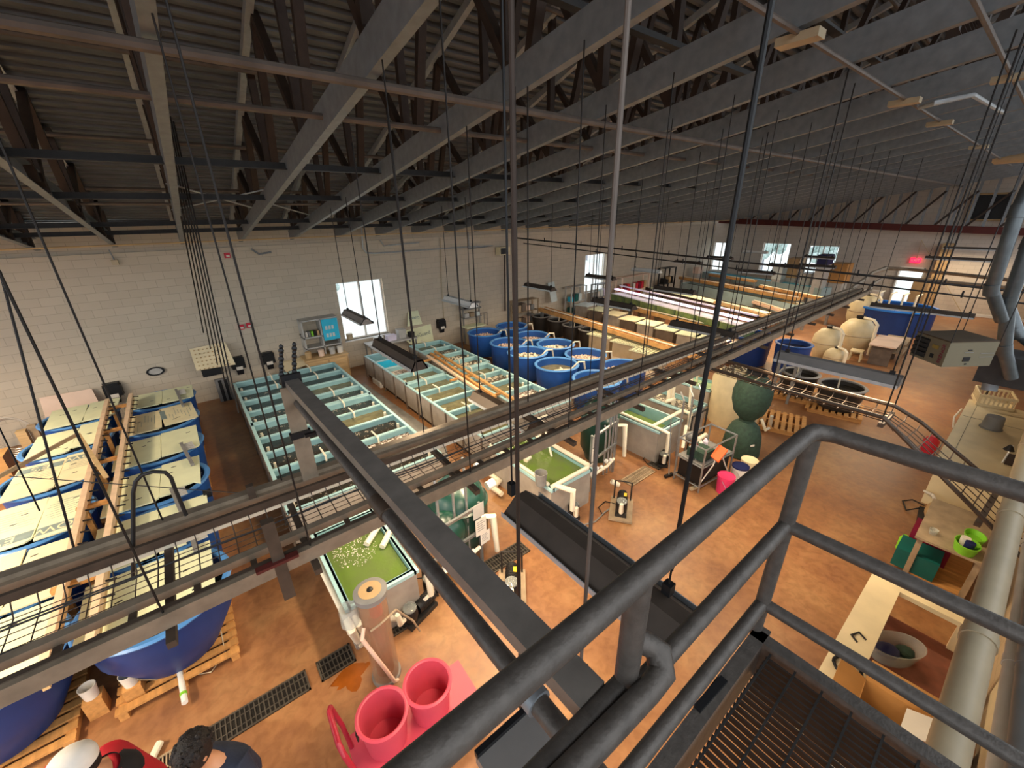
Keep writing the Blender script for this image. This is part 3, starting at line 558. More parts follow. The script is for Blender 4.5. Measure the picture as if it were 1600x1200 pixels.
# small sump tanks with green water
def sump(x0, x1, y0, y1, h, water, label, wz=.1, pipes=()):
    t = thing('sump_tank', label, 'tank', ((x0+x1)/2, (y0+y1)/2, 0), 0, 'open sump tanks along the floor drain'); X, Y = (x1-x0)/2, (y1-y0)/2; b = MB(); th = .04
    for s in (-1, 1): b.b2((s*X, -Y, .05), (s*(X-th), Y, h)); b.b2((-X, s*Y, .05), (X, s*(Y-th), h))
    b.b2((-X, -Y, .05), (X, Y, .09)); b.build('shell', 'aqua', t); b = MB()
    for s in (-1, 1): b.b2((s*(X+.001), -Y, 0), (s*(X+.014), Y, h-.07)); b.b2((-X, s*(Y+.001), 0), (X, s*(Y+.014), h-.07))
    b.build('side_panel', 'tank side', t); b = MB()
    for s in (-1, 1): b.b2((s*(X+.04), -Y-.04, h-.05), (s*(X-.03), Y+.04, h)); b.b2((-X, s*(Y+.04), h-.05), (X, s*(Y-.03), h))
    b.build('rim', 'aqua rim', t); MB().b2((-X+th, -Y+th, .1), (X-th, Y-th, h-wz)).build('water', water, t)
    for pts, r in pipes: MB().path([((p[0])*X, p[1]*Y, p[2]) for p in pts], r, 10).build('pipe', 'pvc', t, True)
    return t
sump(.56, 1.43, 3.98, 5.5, .75, 'green water', 'nearest sump tank with foaming green water beside the clear column', .08, [([(.25, .15, .72), (.9, .45, .76), (1.2, .5, .76)], .045), ([(.6, -.1, .72), (1.0, .1, .76), (1.2, .1, .76)], .045), ([(1.15, .2, .8), (1.2, -.9, .8), (1.3, -1.1, .78), (1.3, -1.15, .3)], .04)])
bits(MB(), (.95, 4.9, .672), .3, .35, 260, .007, .003).build('foam', 'paper').update_tag(); bpy.data.objects['foam'].parent = bpy.data.objects['sump_tank']; bpy.data.objects['foam'].location = (-.995, -4.74, 0); bpy.data.objects['foam']['kind'] = 'stuff'
S2 = sump(3.98, 4.93, 4.08, 5.85, .75, 'green water', 'sump tank with green water and cream pipes left of the middle filter', .06, [([(-1.0, 1, .79), (-1.0, -.9, .79)], .035), ([(-1, -1, .79), (.85, -1.0, .79), (1.0, -.95, .79), (1.0, .8, .79)], .04), ([(-.85, -1.0, .79), (-.4, -1.25, .7), (-.4, -1.25, .3)], .045), ([(.55, .35, .68), (.95, .5, 1.25), (1.3, .5, 1.25)], .05), ([(.6, -.1, .66), (.75, .3, 1.3)], .022), ([(-.5, .1, .72), (-.2, .15, .72)], .05)])
bits(MB(), (-.1, .45, .695), .25, .3, 200, .007, .003).build('foam', 'paper', S2)['kind'] = 'stuff'
tag(MB().lathe([(.085, 0), (.1, .16), (.11, .24), (.1, .24), (.09, .02), (.001, .02)], (0, 0, 0), 20).build('grey_bucket', 'grey plastic', None, True, G(845, 757, .8)), 'small grey bucket on the near corner of the middle green sump tank', 'bucket')
sump(7.03, 7.85, 4.05, 5.45, .78, 'green water', 'long sump tank with olive water and one pale blue side right of the middle filter', .26, [([(-.95, 1.1, .82), (-.95, -1.05, .82), (-.9, -1.3, .8), (-.9, -1.3, .35)], .035), ([(-.95, -.75, .82), (1.9, -.75, .82), (2.0, -1.0, .8), (2.0, -1.0, .3)], .035)])
sump(8.4, 9.1, 4.15, 5.4, .75, 'shells', 'sump tank heaped with white shells behind the olive one', .1, [([(0, .2, .6), (0, .25, 1.3)], .05), ([(.2, .1, .6), (.2, .15, 1.3)], .05), ([(.3, -.6, .6), (.35, -.5, 1.5)], .03), ([(-1, .0, .8), (-.3, -.1, .8), (-.25, -.1, .6)], .04)])
sump(9.85, 10.5, 4.45, 5.6, .8, 'mint water', 'sump tank with mint green water behind the shell filled one', .06, [([(.3, 0, .7), (.3, 0, 1.2)], .03)])
# PVC lines on the floor
for i, (pts, r, lab) in enumerate([([G(480, 845, .62), G(536, 955, .62), G(549, 985, .5), G(560, 1003, .06), G(566, 1008, .05)], .04, 'long cream pipe beside the nearest green tank, outer of two, ending on the floor'), ([G(491, 842, .62), G(547, 950, .62), G(560, 975, .5), G(566, 990, .1)], .035, 'long cream pipe hugging the left side of the nearest green tank'),
    ([G(960, 675, .06), G(1025, 714, .06)], .035, 'cream pipe on the floor along the olive sump tank'), ([G(760, 735, .15), G(780, 752, .15), G(770, 762, .15), G(784, 772, .15)], .05, 'zigzag cream pipe on the floor between the two green filters'), ([G(600, 940, .35), G(610, 966, .2), G(626, 966, .12)], .04, 'bent cream pipe at the foot of the clear column'),
    ([G(955, 752, .2), G(967, 758, .12)], .05, 'short cream pipe stub on the floor by the drain grate right of the signs'), ([G(1190, 655, .4), G(1196, 672, .25), G(1203, 668, .04), G(1206, 650, .45)], .035, 'cream pipe behind the moss green filter')]):
    tag(MB().path(pts, r, 10).build('pvc_pipe', 'pvc', None, True), lab, 'pipe')
# ------------------------------------------------------------------ bead filters
def hourglass(c, r, z1, zn, z2, m, label, neck=.5, legs=False):
    t = thing('bead_filter', label, 'filter', c)
    pr = [(.001, 0), (r*1.02, 0), (r*1.08, .03), (r*1.04, zn*.35), (r*.97, zn*.6), (r*.75, zn*.86), (r*neck, zn), (r*neck, zn+.05)]
    H = z2-zn
    up = [(r*neck, zn+.05), (r*.82, zn+H*.2), (r*1.02, zn+H*.42), (r*1.05, zn+H*.62), (r*.9, zn+H*.82), (r*.5, zn+H*.96), (.001, z2)]
    MB().lathe(pr, (0, 0, 0), 32).build('lower_bulb', m, t, True); MB().lathe(up, (0, 0, 0), 32).build('upper_bulb', m, t, True)
    return t
v3 = Vector((8.87, 3.1, 0)); zt3 = zon(1165, 580, v3.x, v3.y); zn3 = zon(1158, 655, v3.x, v3.y)
t = hourglass(v3, .36, 0, zn3, zt3, 'moss green', 'moss green hourglass filter standing clear on the floor right of centre', .42)
MB().lathe([(.2, zt3-.02), (.2, zt3+.06), (.001, zt3+.08)], (0, 0, 0), 18).build('cap', 'black', t); MB().box((-.22, -.3, .38), (.09, .01, .04), -.5).build('sticker', 'paper', t)
def bead(c, r, h, label):
    t = thing('bead_filter', label, 'filter', c)
    MB().lathe([(.001, 0), (r*.7, 0), (r*.75, .1), (r*.98, .3), (r, h*.62), (r*.97, h*.7)], (0, 0, 0), 36).build('body', 'vessel green', t, True)
    MB().lathe([(r*.97, h*.7), (r*1.03, h*.7), (r*1.03, h*.715), (r*.96, h*.73), (r*.84, h*.86), (r*.55, h*.96), (r*.2, h), (.001, h)], (0, 0, 0), 36).build('dome', 'vessel green', t, True)
    MB().lathe([(.1, h-.02), (.1, h+.08), (.001, h+.1)], (0, 0, 0), 14).build('valve_cap', 'black', t)
    MB().path([(r*.2, -r*.9, h*.62), (r*.6, -r*1.2, h*.62), (r*.65, -r*1.3, .15)], .04, 10).build('outlet_pipe', 'pvc', t, True)
    return t
q1 = G(716, 790, .8); f1 = bead((q1.x, q1.y, 0), .46, 1.3, 'dark green bulb filter under the cable tray behind the nearest sign stand'); hh = f1
MB().ball((-.4, -.3, .75), .3, 18, 12).build('side_bulb', 'vessel green', f1, True)
for k in (0, 1): MB().tube((.52, .25-.3*k, 1.15-.2*k), (.66, .25-.3*k, 1.17-.2*k), .075, 12).build('union', 'white plastic', f1, True)
bead((6.28, 5.02, 0), .4, 1.45, 'dark green bulb filter in the middle behind the sign stand with three sheets')
t = thing('beige_tank', 'tall beige round tank behind the moss green filter', 'tank', (10.25, 3.95, 0)); MB().lathe([(.001, 0), (.56, 0), (.58, .1), (.6, 1.15), (.5, 1.3), (.2, 1.36), (.001, 1.36)], (0, 0, 0), 32).build('body', 'beige vessel', t, True)
bits(MB(), (0, 0, 1.33), .45, .45, 50, .05, .05).build('heaped_media', 'shells', t)['kind'] = 'stuff'
# sign stands made of strut
def sign_stand(c, rz, label, hts, papers, pipes):
    t = thing('sign_stand', label, 'stand', c, rz); b = MB()
    for x in (-.45, .45): b.b2((x-.02, -.02, 0), (x+.02, .02, hts))
    b.each('post', 'zinc', t); b = MB()
    for z in (hts*.55, hts-.05): b.b2((-.47, -.03, z-.02), (.47, .01, z+.02))
    b.each('crossbar', 'zinc', t)
    for i, (x, z, w, h, m) in enumerate(papers): MB().b2((x-w/2, -.05, z-h/2), (x+w/2, -.045, z+h/2)).build('sheet' if m == 'paper' else 'panel', m, t)
    for x, z, w, h, m in papers:
        if m == 'paper':
            b = MB()
            for k in range(5): b.b2((x-w*.35, -.053, z+h*(.3-.13*k)), (x+w*R_.uniform(.1, .35), -.05, z+h*(.33-.13*k)))
            b.build('print_lines', 'grey plastic', t)
    for x, z0, z1, y in pipes: MB().path([(x, y, z0), (x, y, z1-.15), (x+.03, y+.06, z1)], .02, 8).build('pipe', 'zinc', t, True)
    b = MB()
    for k in range(5): b.ball((-.4+.17*k, -.02, hts*.3+.06*(k % 2)), .045, 8, 5)
    b.each('valve', 'white plastic', t, True); MB().path([(-.45, -.03, .35), (-.2, -.06, .38), (.1, -.05, .33), (.4, -.03, .36)], .03, 8).build('manifold', 'pvc', t, True)
    return t
sign_stand((2.12, 4.1, 0), .1, 'strut stand with a grey panel and paper sheets before the nearest green filter', 1.15, [(.4, 1.05, .2, .24, 'light grey'), (.43, .75, .2, .3, 'paper'), (.5, .5, .18, .22, 'paper')], [(-.18, .1, 1.85, .1), (.08, .1, 1.9, .1), (.3, .1, 1.9, .1)])
sign_stand((5.62, 4.35, 0), .15, 'strut stand with a grey panel and two paper sheets before the middle green filter', 1.25, [(-.4, 1.12, .2, .22, 'light grey'), (-.4, .85, .19, .28, 'paper'), (-.46, .55, .18, .26, 'paper')], [(.2, .1, 1.7, 0), (.32, .1, 1.75, 0), (.42, .1, 1.8, 0), (.1, .1, 1.2, .02)])
# pumps
def pump(c, rz, label, dolly=False, m='black'):
    t = thing('pump', label, 'pump', c, rz, 'water pumps on the floor'); z = .06 if not dolly else .12
    MB().path([(-.02, 0, z+.1), (.26, 0, z+.1)], .085, 16).build('motor', m, t, True)
    b = MB()
    for k in range(8): b.path([(.04+.025*k, 0, z+.1), (.05+.025*k, 0, z+.1)], .092, 16)
    b.build('cooling_fins', 'dark steel', t)
    MB().lathe([(.001, -.1), (.085, -.1), (.1, -.03), (.1, .06), (.085, .09), (.001, .09)], (-.13, 0, z+.12), 18).build('volute', m, t, True)
    MB().lathe([(.09, 0), (.09, .025), (.05, .04), (.001, .04)], (-.13, 0, z+.21), 18).build('strainer_lid', 'clear bin', t, True)
    MB().b2((-.22, -.1, 0), (.26, .1, z)).build('base', 'dark steel', t); MB().box((.12, -.05, z+.185), (.09, .05, .01)).build('label_plate', 'yellow' if dolly else 'paper', t)
    MB().path([(-.22, 0, z+.12), (-.3, 0, z+.12), (-.32, 0, z+.3)], .032, 10).build('inlet_pipe', 'pvc', t, True)
    if dolly:
        MB().b2((-.3, -.2, .02), (.35, .2, .06)).build('board', 'grey wood', t)
        MB().path([(.3, -.15, .06), (.34, -.15, .42), (.3, 0, .46), (.34, .15, .42), (.3, .15, .06)], .013, 8).build('handle', 'dark steel', t, True)
    MB().path([(.1, .1, .08), (.2, .3, .015), (.0, .4, .015), (-.2, .3, .015)], .008, 6).build('cable', 'black', t)
    return t
pump(G(655, 962, 0), .3, 'black pump with a clear lid between the clear column and the square beam')
pump(G(800, 925, 0), .9, 'black pump with a yellow plate under the nearest hanging light', True)
pump(G(970, 800, 0), .6, 'black pump with a handle on a wooden board in the middle of the floor', True)
pump(G(893, 800, 0), 1.0, 'black pump below the elbow at the corner of the middle sump tank')
pump(G(1035, 722, 0), .6, 'black pump at the near end of the olive sump tank')
pump(G(672, 915, 0), 1.2, 'black pump half hidden behind the square beam')
tag(MB().path([G(905, 822, .02), G(930, 815, .02), G(945, 800, .02), G(960, 790, .05)], .012, 6).build('hose', 'grey plastic'), 'grey hose on the floor beside the pump on the wooden board', 'hose')
# clear column filter
cc = Vector((.73, 3.46, 0)); ch = zon(570, 930, cc.x-.03, cc.y)
t = thing('column_filter', 'tall clear cylinder filter with a round grey lid standing by the drain', 'filter', cc)
MB().lathe([(.15, .03), (.15, ch-.02), (.142, ch-.02), (.142, .03)], (0, 0, 0), 28).build('clear_tube', 'acrylic', t, True)
MB().lathe([(.001, 0), (.165, 0), (.165, .04), (.001, .05)], (0, 0, 0), 28).build('base', 'grey plastic', t); MB().lathe([(.001, ch-.02), (.172, ch-.03), (.175, ch+.03), (.15, ch+.04), (.001, ch+.03)], (0, 0, 0), 30).build('lid', 'grey plastic', t, True)
MB().lathe([(.12, ch+.042), (.035, ch+.046)], (0, 0, 0), 24).build('lid_disc', 'tan', t); MB().lathe([(.001, ch+.06), (.03, ch+.055), (.034, ch+.04)], (0, 0, 0), 12).build('lid_knob', 'black', t)
MB().lathe([(.1, .1), (.1, .9), (.001, .9)], (0, 0, 0), 16).build('inner_core', 'rust floor', t); MB().lathe([(.07, 1.0), (.07, 1.25), (.001, 1.25)], (.02, 0, 0), 12).build('red_core', 'red', t)
MB().path([(-.15, -.08, ch*.75), (-.2, -.14, ch*.7), (.02, -.22, .12), (.06, -.2, .08)], .02, 8).build('drain_pipe', 'pink board', t, True)
MB().path([(-.1, -.13, ch*.72), (.0, -.16, ch*.76), (.2, -.1, ch*.76), (.42, .05, .5), (.5, .1, .2)], .012, 8).build('hose', 'grey wood', t, True)
MB().lathe([(.09, ch*.93), (.095, ch*.76), (.085, ch*.76), (.08, ch*.93)], (-.24, .06, 0), 16).build('side_cup', 'clear bin', t, True)
# ------------------------------------------------------------------ floor drains, stain
def grate(x0, x1, y0, y1, label, n, m='grate', sp=.045):
    t = thing('drain_grate', label, 'grate', ((x0+x1)/2, (y0+y1)/2, 0), 0, 'grates in the floor drain'); X, Y = (x1-x0)/2, (y1-y0)/2
    MB().b2((-X, -Y, 0), (X, Y, .004)).build('pit', 'drain dark', t); b = MB()
    for s in (-1, 1): b.b2((-X, s*Y, 0), (X, s*(Y-.02), .018)); b.b2((s*X, -Y, 0), (s*(X-.02), Y, .018))
    b.build('frame', m, t); b = MB(); x = -X+.03
    while x < X-.02: b.b2((x, -Y, .003), (x+.012, Y, .016)); x += sp
    for yy in (-Y*.4, Y*.4): b.b2((-X, yy-.006, .003), (X, yy+.006, .015))
    b.build('bars', m, t)
for i, (a, c, lab) in enumerate([(-1.05, -.02, 'long floor grate between the blue tanks and the red cart'), (.1, .5, 'short floor grate at the foot of the cream pipes'), (.95, 1.4, 'floor grate behind the clear column under the nearest green tank'), (2.55, 3.3, 'floor grate under the nearest hanging light'), (5.95, 6.75, 'fine floor grate in the middle right of the sign stand'), (6.85, 7.2, 'floor grate at the end of the olive sump tank')]): grate(a, c, 3.84, 4.12, lab, 0, 'grate' if i != 4 else 'grey wood', .045 if i != 4 else .03)
grate(-2.0, -1.1, 3.62, 4.12, 'wide fine grate behind the person in the white cap', 0, 'grey wood', .03)
mat('wet', '#8c8a86', .06, 0, .2, 3); tag(MB().add([(3.3+.45*f+.2*math.sin(7*f), 6.6+6.2*f2, .002) for f, f2 in ((0, 0), (.5, .0), (1.1, .2), (1.3, .5), (1.4, .8), (1.5, 1), (.3, 1), (.1, .7), (.15, .4))], [tuple(range(9))]).build('wet_patch', 'wet'), 'wet shiny patch on the floor between the raceway tanks before the window', 'puddle')
b = MB(); c = G(548, 1058, 0); n = 40; b.add([(c.x+(.2+.09*math.sin(3*w)+.06*math.cos(5*w+1)+.03*math.sin(9*w))*math.cos(w), c.y+.7*(.17+.07*math.cos(4*w)+.05*math.sin(7*w))*math.sin(w), .003) for w in [2*PI*j/n for j in range(n)]], [tuple(range(n))]); tag(b.build('puddle', 'stain'), 'orange brown puddle on the floor by the short grate', 'puddle')
# ------------------------------------------------------------------ left: lidded blue tanks
def round_tub(c, r, h, label, m='tub blue', rim='tub rim', water=None, wz=.2, group=None, base=.0, nm='round_tub', cat='tub', taper=.9, n=36):
    t = thing(nm, label, cat, c, 0, group)
    MB().lathe([(.001, base), (r*taper*.93, base), (r*taper, base+.06), *([(r*.94, base+h*.5)] if taper < .8 else []), (r, base+h-.03), (r-.035, base+h-.03), *([(r*.94-.035, base+h*.5)] if taper < .8 else []), (r*taper-.035, base+.07), (.001, base+.07)], (0, 0, 0), n).build('wall', m, t, True)
    MB().lathe([(r-.04, base+h-.045), (r+.03, base+h-.045), (r+.045, base+h-.02), (r+.02, base+h), (r-.03, base+h), (r-.045, base+h-.02), (r-.04, base+h-.045)], (0, 0, 0), n).build('rim', rim, t, True)
    if water: MB().disc((0, 0, base+h-wz), r-.05, n).build('water', water, t)
    return t
LY = [12.62, 11.08, 9.62, 8.1, 6.68, 5.36]
ROWL = 'from the window wall'
def pallet(c, label, w=1.15, d=1.15):
    t = thing('pallet', label, 'pallet', c, 0, 'wooden pallets under the blue tanks'); b = MB()
    for k in (-1, 0, 1): b.b2((k*w*.45-.04, -d/2, 0), (k*w*.45+.04, d/2, .09))
    b.each('runner', 'wood', t); b = MB(); y = -d/2
    while y < d/2: b.b2((-w/2, y, .09), (w/2, y+.09, .115)); y += .14
    b.each('deck_board', 'wood', t); return t
P0 = None
for col, cx, nm in ((0, -1.17, 'right'), (1, -2.62, 'left')):
    for i, y in enumerate(LY):
        lab = 'wooden pallet under the %s tank of the %s lidded row' % (ORD[i], nm)
        if P0 is None: P0 = pallet((cx, y, 0), lab)
        else: copy_tree(P0, (cx, y, 0), 0, lab)
        round_tub((cx, y, .12), .655 if i < 5 else .7, .86, 'blue round tank, %s %s in the %s lidded row' % (ORD[i], ROWL, nm), 'deep blue' if i == 5 else 'tub blue', 'tub rim', DW, .22, 'lidded blue tanks at left', taper=.66 if i == 5 else .9)
def lid(c, w, d, rz, label, m='foam', notch=False, seed=0, tilt=0):
    t = thing('foam_board', label, 'lid', c, rz, 'pale foam boards covering the blue tanks'); rr = random.Random(seed)
    x, y = w/2, d/2; poly = [(-x, -y), (x-.06, -y), (x, -y+.06), (x, y), (-x, y)]
    if notch: poly = [(-x, -y), (x-.3, -y), (x-.3, -y+.12), (x-.1, -y+.16), (x, -y+.05), (x, y), (-x, y)]
    MB().prism(poly, 0, .022).build('board', m, t); b = MB()
    for k in range(2): b.box((rr.uniform(-x*.7, x*.8), rr.uniform(-y*.7, y*.7), .0225), (.07, .022, .002), .2)
    b.each('slot', 'black', t); return t
LZ = 1.0
k = 0
for col, cx, nm, x0, x1 in ((0, -1.17, 'right', -1.82, -.58), (1, -2.62, 'left', -3.12, -2.02)):
    for i, y in enumerate(LY):
        xm = (x0+x1)/2+.05; d = 1.12 if col == 0 else 1.2
        if i == 0 and col == 0: d = 1.0
        for s, nmh in ((0, 'left half'), (1, 'right half')):
            a, c = (x0, xm) if s == 0 else (xm+.008, x1+R_.uniform(-.03, .06)); k += 1
            m = 'foam tan' if (col, i) in ((0, 1), (1, 2), (1, 4)) else 'foam'
            l_ = lid(((a+c)/2, y+R_.uniform(-.05, .05)+(.08 if s and i == 1 else 0), LZ), c-a, d, R_.uniform(-.03, .03)+(.09 if (col, i, s) == (0, 1, 1) else 0), 'pale foam lid, %s over the %s tank of the %s row' % (nmh, ORD[i], nm), m, s == 1 and col == 0 and i in (3, 4), k)
            if col == 1 and i in (2, 3):
                o = l_; b = MB(); rr = random.Random(k)
                for q in range(8): b.box((rr.uniform(-.05, .05), -.1+.07*q+(.05 if i == 2 else -.02), .0235), ((c-a)*rr.uniform(.5, .85), .008, .001))
                b.build('print_lines', 'foam print', o)
                yb = -.42 if i == 3 else .38
                MB().box((0, yb, .0232), ((c-a)*.96, .2, .001)).build('print_band', 'foam print', o)
                text('print_text', "E'S" if s == 0 else 'LOW', .22, 'foam tan', o, Matrix.Translation((0, yb, .0245)) @ Matrix.Rotation(PI, 4, 'Z'), .0005)
            if col == 0 and i == 1:
                b = MB(); rr = random.Random(k)
                for q in range(9): b.box((-.22+.055*q, rr.uniform(-.2, .2), .0235), (.006, rr.uniform(.2, .6), .001))
                b.build('print_lines', 'foam print', l_)
                if s: MB().box((-.27, .1, .0235), (.09, .55, .001)).build('print_band', 'foam print', l_)
for i, (u0, v0, u1, v1, lab) in enumerate([(275, 609, 286, 634, 'far'), (283, 693, 301, 726, 'middle'), (268, 765, 286, 806, 'near'), (300, 840, 307, 862, 'nearest')]):
    a, c = G(u0, v0, 1.06), G(u1, v1, 1.06); t = thing('feeder_strip', 'grey slatted strip across the right lids, %s one' % lab, 'strip', (0, 0, 0), 0, 'slatted strips on the right lidded row')
    MB().bar(a, c, .05, .05).build('channel', 'grey plastic', t); b = MB(); d = (c-a).normalized(); n = Vector((d.y, -d.x, 0))
    for q in range(6): p = a+(c-a)*(.08+.05*q); b.bar(p, p-n*.16*(1 if n.x < 0 else -1), .015, .02)
    b.each('slat', 'light grey', t)
t = thing('spigot_rack', 'pair of pale wooden rails with taps running between the two lidded rows', 'rack')
for nmr, a, c in (('right', (205, 617), (141, 1012)), ('left', (168, 626), (64, 1064))):
    p, q = G(*a, 1.2), G(*c, 1.2); MB().bar(p, q, .07, .09).build('rail', 'pink rail', t); MB().bar(p+Vector((0, 0, -.1)), q+Vector((0, 0, -.1)), .05, .05).build('rail', 'pale wood', t); b = MB()
    n = int((q-p).length/.28)
    for j in range(n):
        w = p.lerp(q, (j+.5)/n); b.tube(w+Vector((.02, 0, -.01)), w+Vector((.13, 0, -.03)), .012, 6)
    b.each('tap', 'wire', t)
for y in (12.2, 10.75, 9.3, 7.75, 5.95): MB().box((-1.86, y, 1.13), (.42, .07, .06)).build('crossbar', 'wood', t); MB().box((-2.0, y, .57), (.07, .07, 1.1)).build('post', 'wood', t)
for i, (u, v, lab) in enumerate([(203, 1063, 'right'), (141, 1083, 'left')]):
    c = G(u, v, .3); tag(MB().lathe([(.06, 0), (.075, .16), (.07, .16), (.055, .01), (.001, .01)], (0, 0, 0), 18).build('plastic_cup', 'paper', None, True, (c.x, c.y, .25)), 'cloudy white plastic cup on the pallet corner, %s of the pair' % lab, 'cup')
    tag(MB().box((0, 0, .125), (.16, .16, .25)).build('wood_block', 'wood', None, False, (c.x, c.y, 0)), 'wooden block carrying the %s white cup' % lab, 'block')
t = thing('drain_pipe', 'white pipe with a green tie sticking out under the right blue tank', 'pipe'); p, q = G(281, 1050, .1), G(289, 1098, .1); MB().tube(p, q, .03, 12).build('pipe', 'white plastic', t, True); MB().tube(p.lerp(q, .7), p.lerp(q, .78), .035, 12).build('tie', 'lime', t)
tag(MB().tube(G(250, 1160, .05), G(222, 1215, .05), .035, 10).build('drain_pipe', 'pvc'), 'cream pipe on the floor under the left blue tank', 'pipe')
tag(MB().path([G(345, 985, .3), G(352, 1020, .02), G(330, 1050, .02), G(260, 1062, .02), G(215, 1062, .3)], .006, 5).build('air_line', 'beige dark'), 'thin pale air line curling round the right blue tank', 'hose')
tag(MB().path([YW(u, v, 3.28) for u, v in ((208, 905), (208, 770), (212, 752), (222, 742), (240, 737), (258, 738), (267, 746), (274, 765), (291, 805))], .012, 8).build('conduit_hoop', 'dark steel', None, True), 'dark pipe hoop rising above the cable tray at left', 'conduit')
p0, p1, p2 = G(-8, 748, 1.5), G(122, 678, 1.5), G(166, 746, 1.25)
t = thing('angled_bracket', 'grey brown strip bent over the left lidded tanks', 'strip'); MB().bar(p0, p1, .03, .06).build('arm', 'grey wood', t); MB().bar(p1, p2, .06, .03).build('arm', 'pale wood', t)
c = D(319, 684, 3.0)
tag(MB().box(G(324, 771, 1.02), (.1, .08, .1)).build('black_clip', 'black'), 'small black clip on the right edge of the lidded tanks', 'clip')
# left wall clutter
a = [NW(61, 622, .35), NW(143, 607, .12), NW(157, 632, .3), NW(73, 655, .55)]
def leaning(name, px, m, label, cat, off0=.12, off1=.35, th=.02):
    P = [NW(px[0][0], px[0][1], off0), NW(px[1][0], px[1][1], off0), NW(px[2][0], px[2][1], off1), NW(px[3][0], px[3][1], off1)]
    return tag(MB().slab(*P, th).build(name, m), label, cat)
leaning('board', [(61, 622), (143, 607), (157, 634), (73, 660)], 'pink board', 'pale pink board leaning on the wall behind the left lidded row', 'board')
def dispenser(u, v, label):
    p = NW(u, v, .1); t = thing('towel_dispenser', label, 'dispenser', p, .03, 'black dispensers on the window wall')
    b = MB(); b.prism([(-.17, -.1), (.17, -.1), (.19, .08), (-.19, .08)], .0, .3); b.prism([(-.14, -.08), (.14, -.08), (.17, .08), (-.17, .08)], .3, .36); b.box((0, 0, -.09), (.2, .15, .2), 0, .8); b.build('case', 'black', t)
    MB().box((0, -.105, .02), (.17, .01, .1)).build('paper_label', 'paper', t); MB().tube((.17, -.05, -.05), (.17, -.05, .1), .008, 6).build('lever', 'grey plastic', t); return t
for u, v, l in ((180, 618, 'black towel dispenser on the wall behind the lidded tanks'), (374, 575, 'black towel dispenser beside the white perforated panel'), (421, 567, 'black towel dispenser left of the square beam end'), (690, 512, 'black towel dispenser on the tan wall right of the foam boards')): dispenser(u, v, l)
t = thing('perforated_panel', 'cream perforated panel on the wall behind the rope bundle', 'panel', NW(331, 556, .3), .03); b = MB(); b.slab((-.45, 0, .3), (.4, -.02, .34), (.48, -.3, -.3), (-.45, -.3, -.26), .02); b.build('sheet', 'cream', t); b = MB()
for i in range(8):
    for j in range(6): x = -.36+.1*i; z = .24-.1*j; b.box((x, -.03-(.3-z)*.47-.0, z+.005), (.035, .012, .03))
b.build('holes', 'tan', t); MB().box((-.1, -.1, -.42), (.5, .25, .2)).build('lower_box', 'black', t)
t = thing('light_fixture', 'grey ribbed box hung on the ropes above the perforated panel', 'light', D(319, 522, 13.2)); MB().box((0, 0, .0), (.28, .3, .34)).build('housing', 'grey plastic', t); b = MB()
for k in range(4): b.box((-.1+.065*k, -.16, 0), (.02, .02, .32))
b.each('fin', 'fixture dark', t)
lp = bpy.data.lights.new('lamp', 'AREA'); lp.size = .3; lp.energy = 300; lp.color = (1, .77, .5); lo = bpy.data.objects.new('lamp', lp); COL.objects.link(lo); lo.parent = t; lo.location = (0, 0, -.19)
t = thing('trough_light', 'grey trough standing on end against the wall below the perforated panel', 'light', NW(352, 612, .3)); MB().box((0, 0, .05), (.36, .12, .75)).build('housing', 'grey plastic', t); MB().box((-.06, -.07, .05), (.08, .02, .7)).build('groove', 'black', t); MB().box((.08, -.07, .05), (.08, .02, .7)).build('groove', 'black', t)
t = thing('mirror', 'small round dark framed mirror low on the left wall', 'mirror', NW(243, 580, .02)); o = MB().lathe([(.15, .0), (.2, 0), (.2, .03), (.15, .03)], (0, 0, 0), 24, 1, .6).build('mirror_frame', 'black', t); o.rotation_euler = (PI/2, 0, 0); o = MB().disc((0, 0, .01), .15, 24, 1, .6).build('glass', 'light grey', t); o.rotation_euler = (PI/2, 0, 0)
for u, v, n, lab in ((355, 399, 'fire_horn', 'red fire horn high on the wall near the ropes'), (377, 511, 'pull_station', 'red fire box on the wall, left of the pair'), (389, 508, 'pull_station', 'red fire box on the wall, right of the pair')):
    t = thing(n, lab, 'alarm', NW(u, v, .04)); MB().box((0, 0, 0), (.14, .07, .14)).build('case', 'red', t); MB().box((.01, -.04, -.02), (.08, .01, .05)).build('face', 'paper', t)
t = thing('sensor', 'small white box on the wall at the left under the first truss', 'sensor', NW(180, 410, .05)); MB().box((0, 0, 0), (.13, .1, .12)).build('case', 'beige dark', t); MB().tube((0, 0, .05), (-.03, 0, .3), .012).build('pipe', 'galv', t)
t = thing('hose_coil', 'big coil of clear hose by the left wall', 'hose', (G(8, 665, .8).x, G(8, 665, .8).y, .42))
for k in range(5): MB().path([((.42-.03*k)*math.cos(w), -.1+.06*k, .1+(.5-.03*k)*math.sin(w)) for w in [2*PI*j/28 for j in range(29)]], .018, 6).build('loop', 'hose clear', t)
t = thing('wood_post_pair', 'pale wooden posts standing by the hose coil', 'posts', (G(47, 700, .3).x, G(47, 700, .3).y, .08)); MB().box((0, 0, .3), (.16, .14, .75)).build('post', 'pale wood', t); MB().box((.16, .1, .32), (.14, .1, .8)).build('post', 'grey wood', t)
tag(MB().box(G(6, 740, .3), (.35, .5, .9)).build('wood_box', 'orange wood'), 'orange wood box at the left edge by the third left tank', 'box')
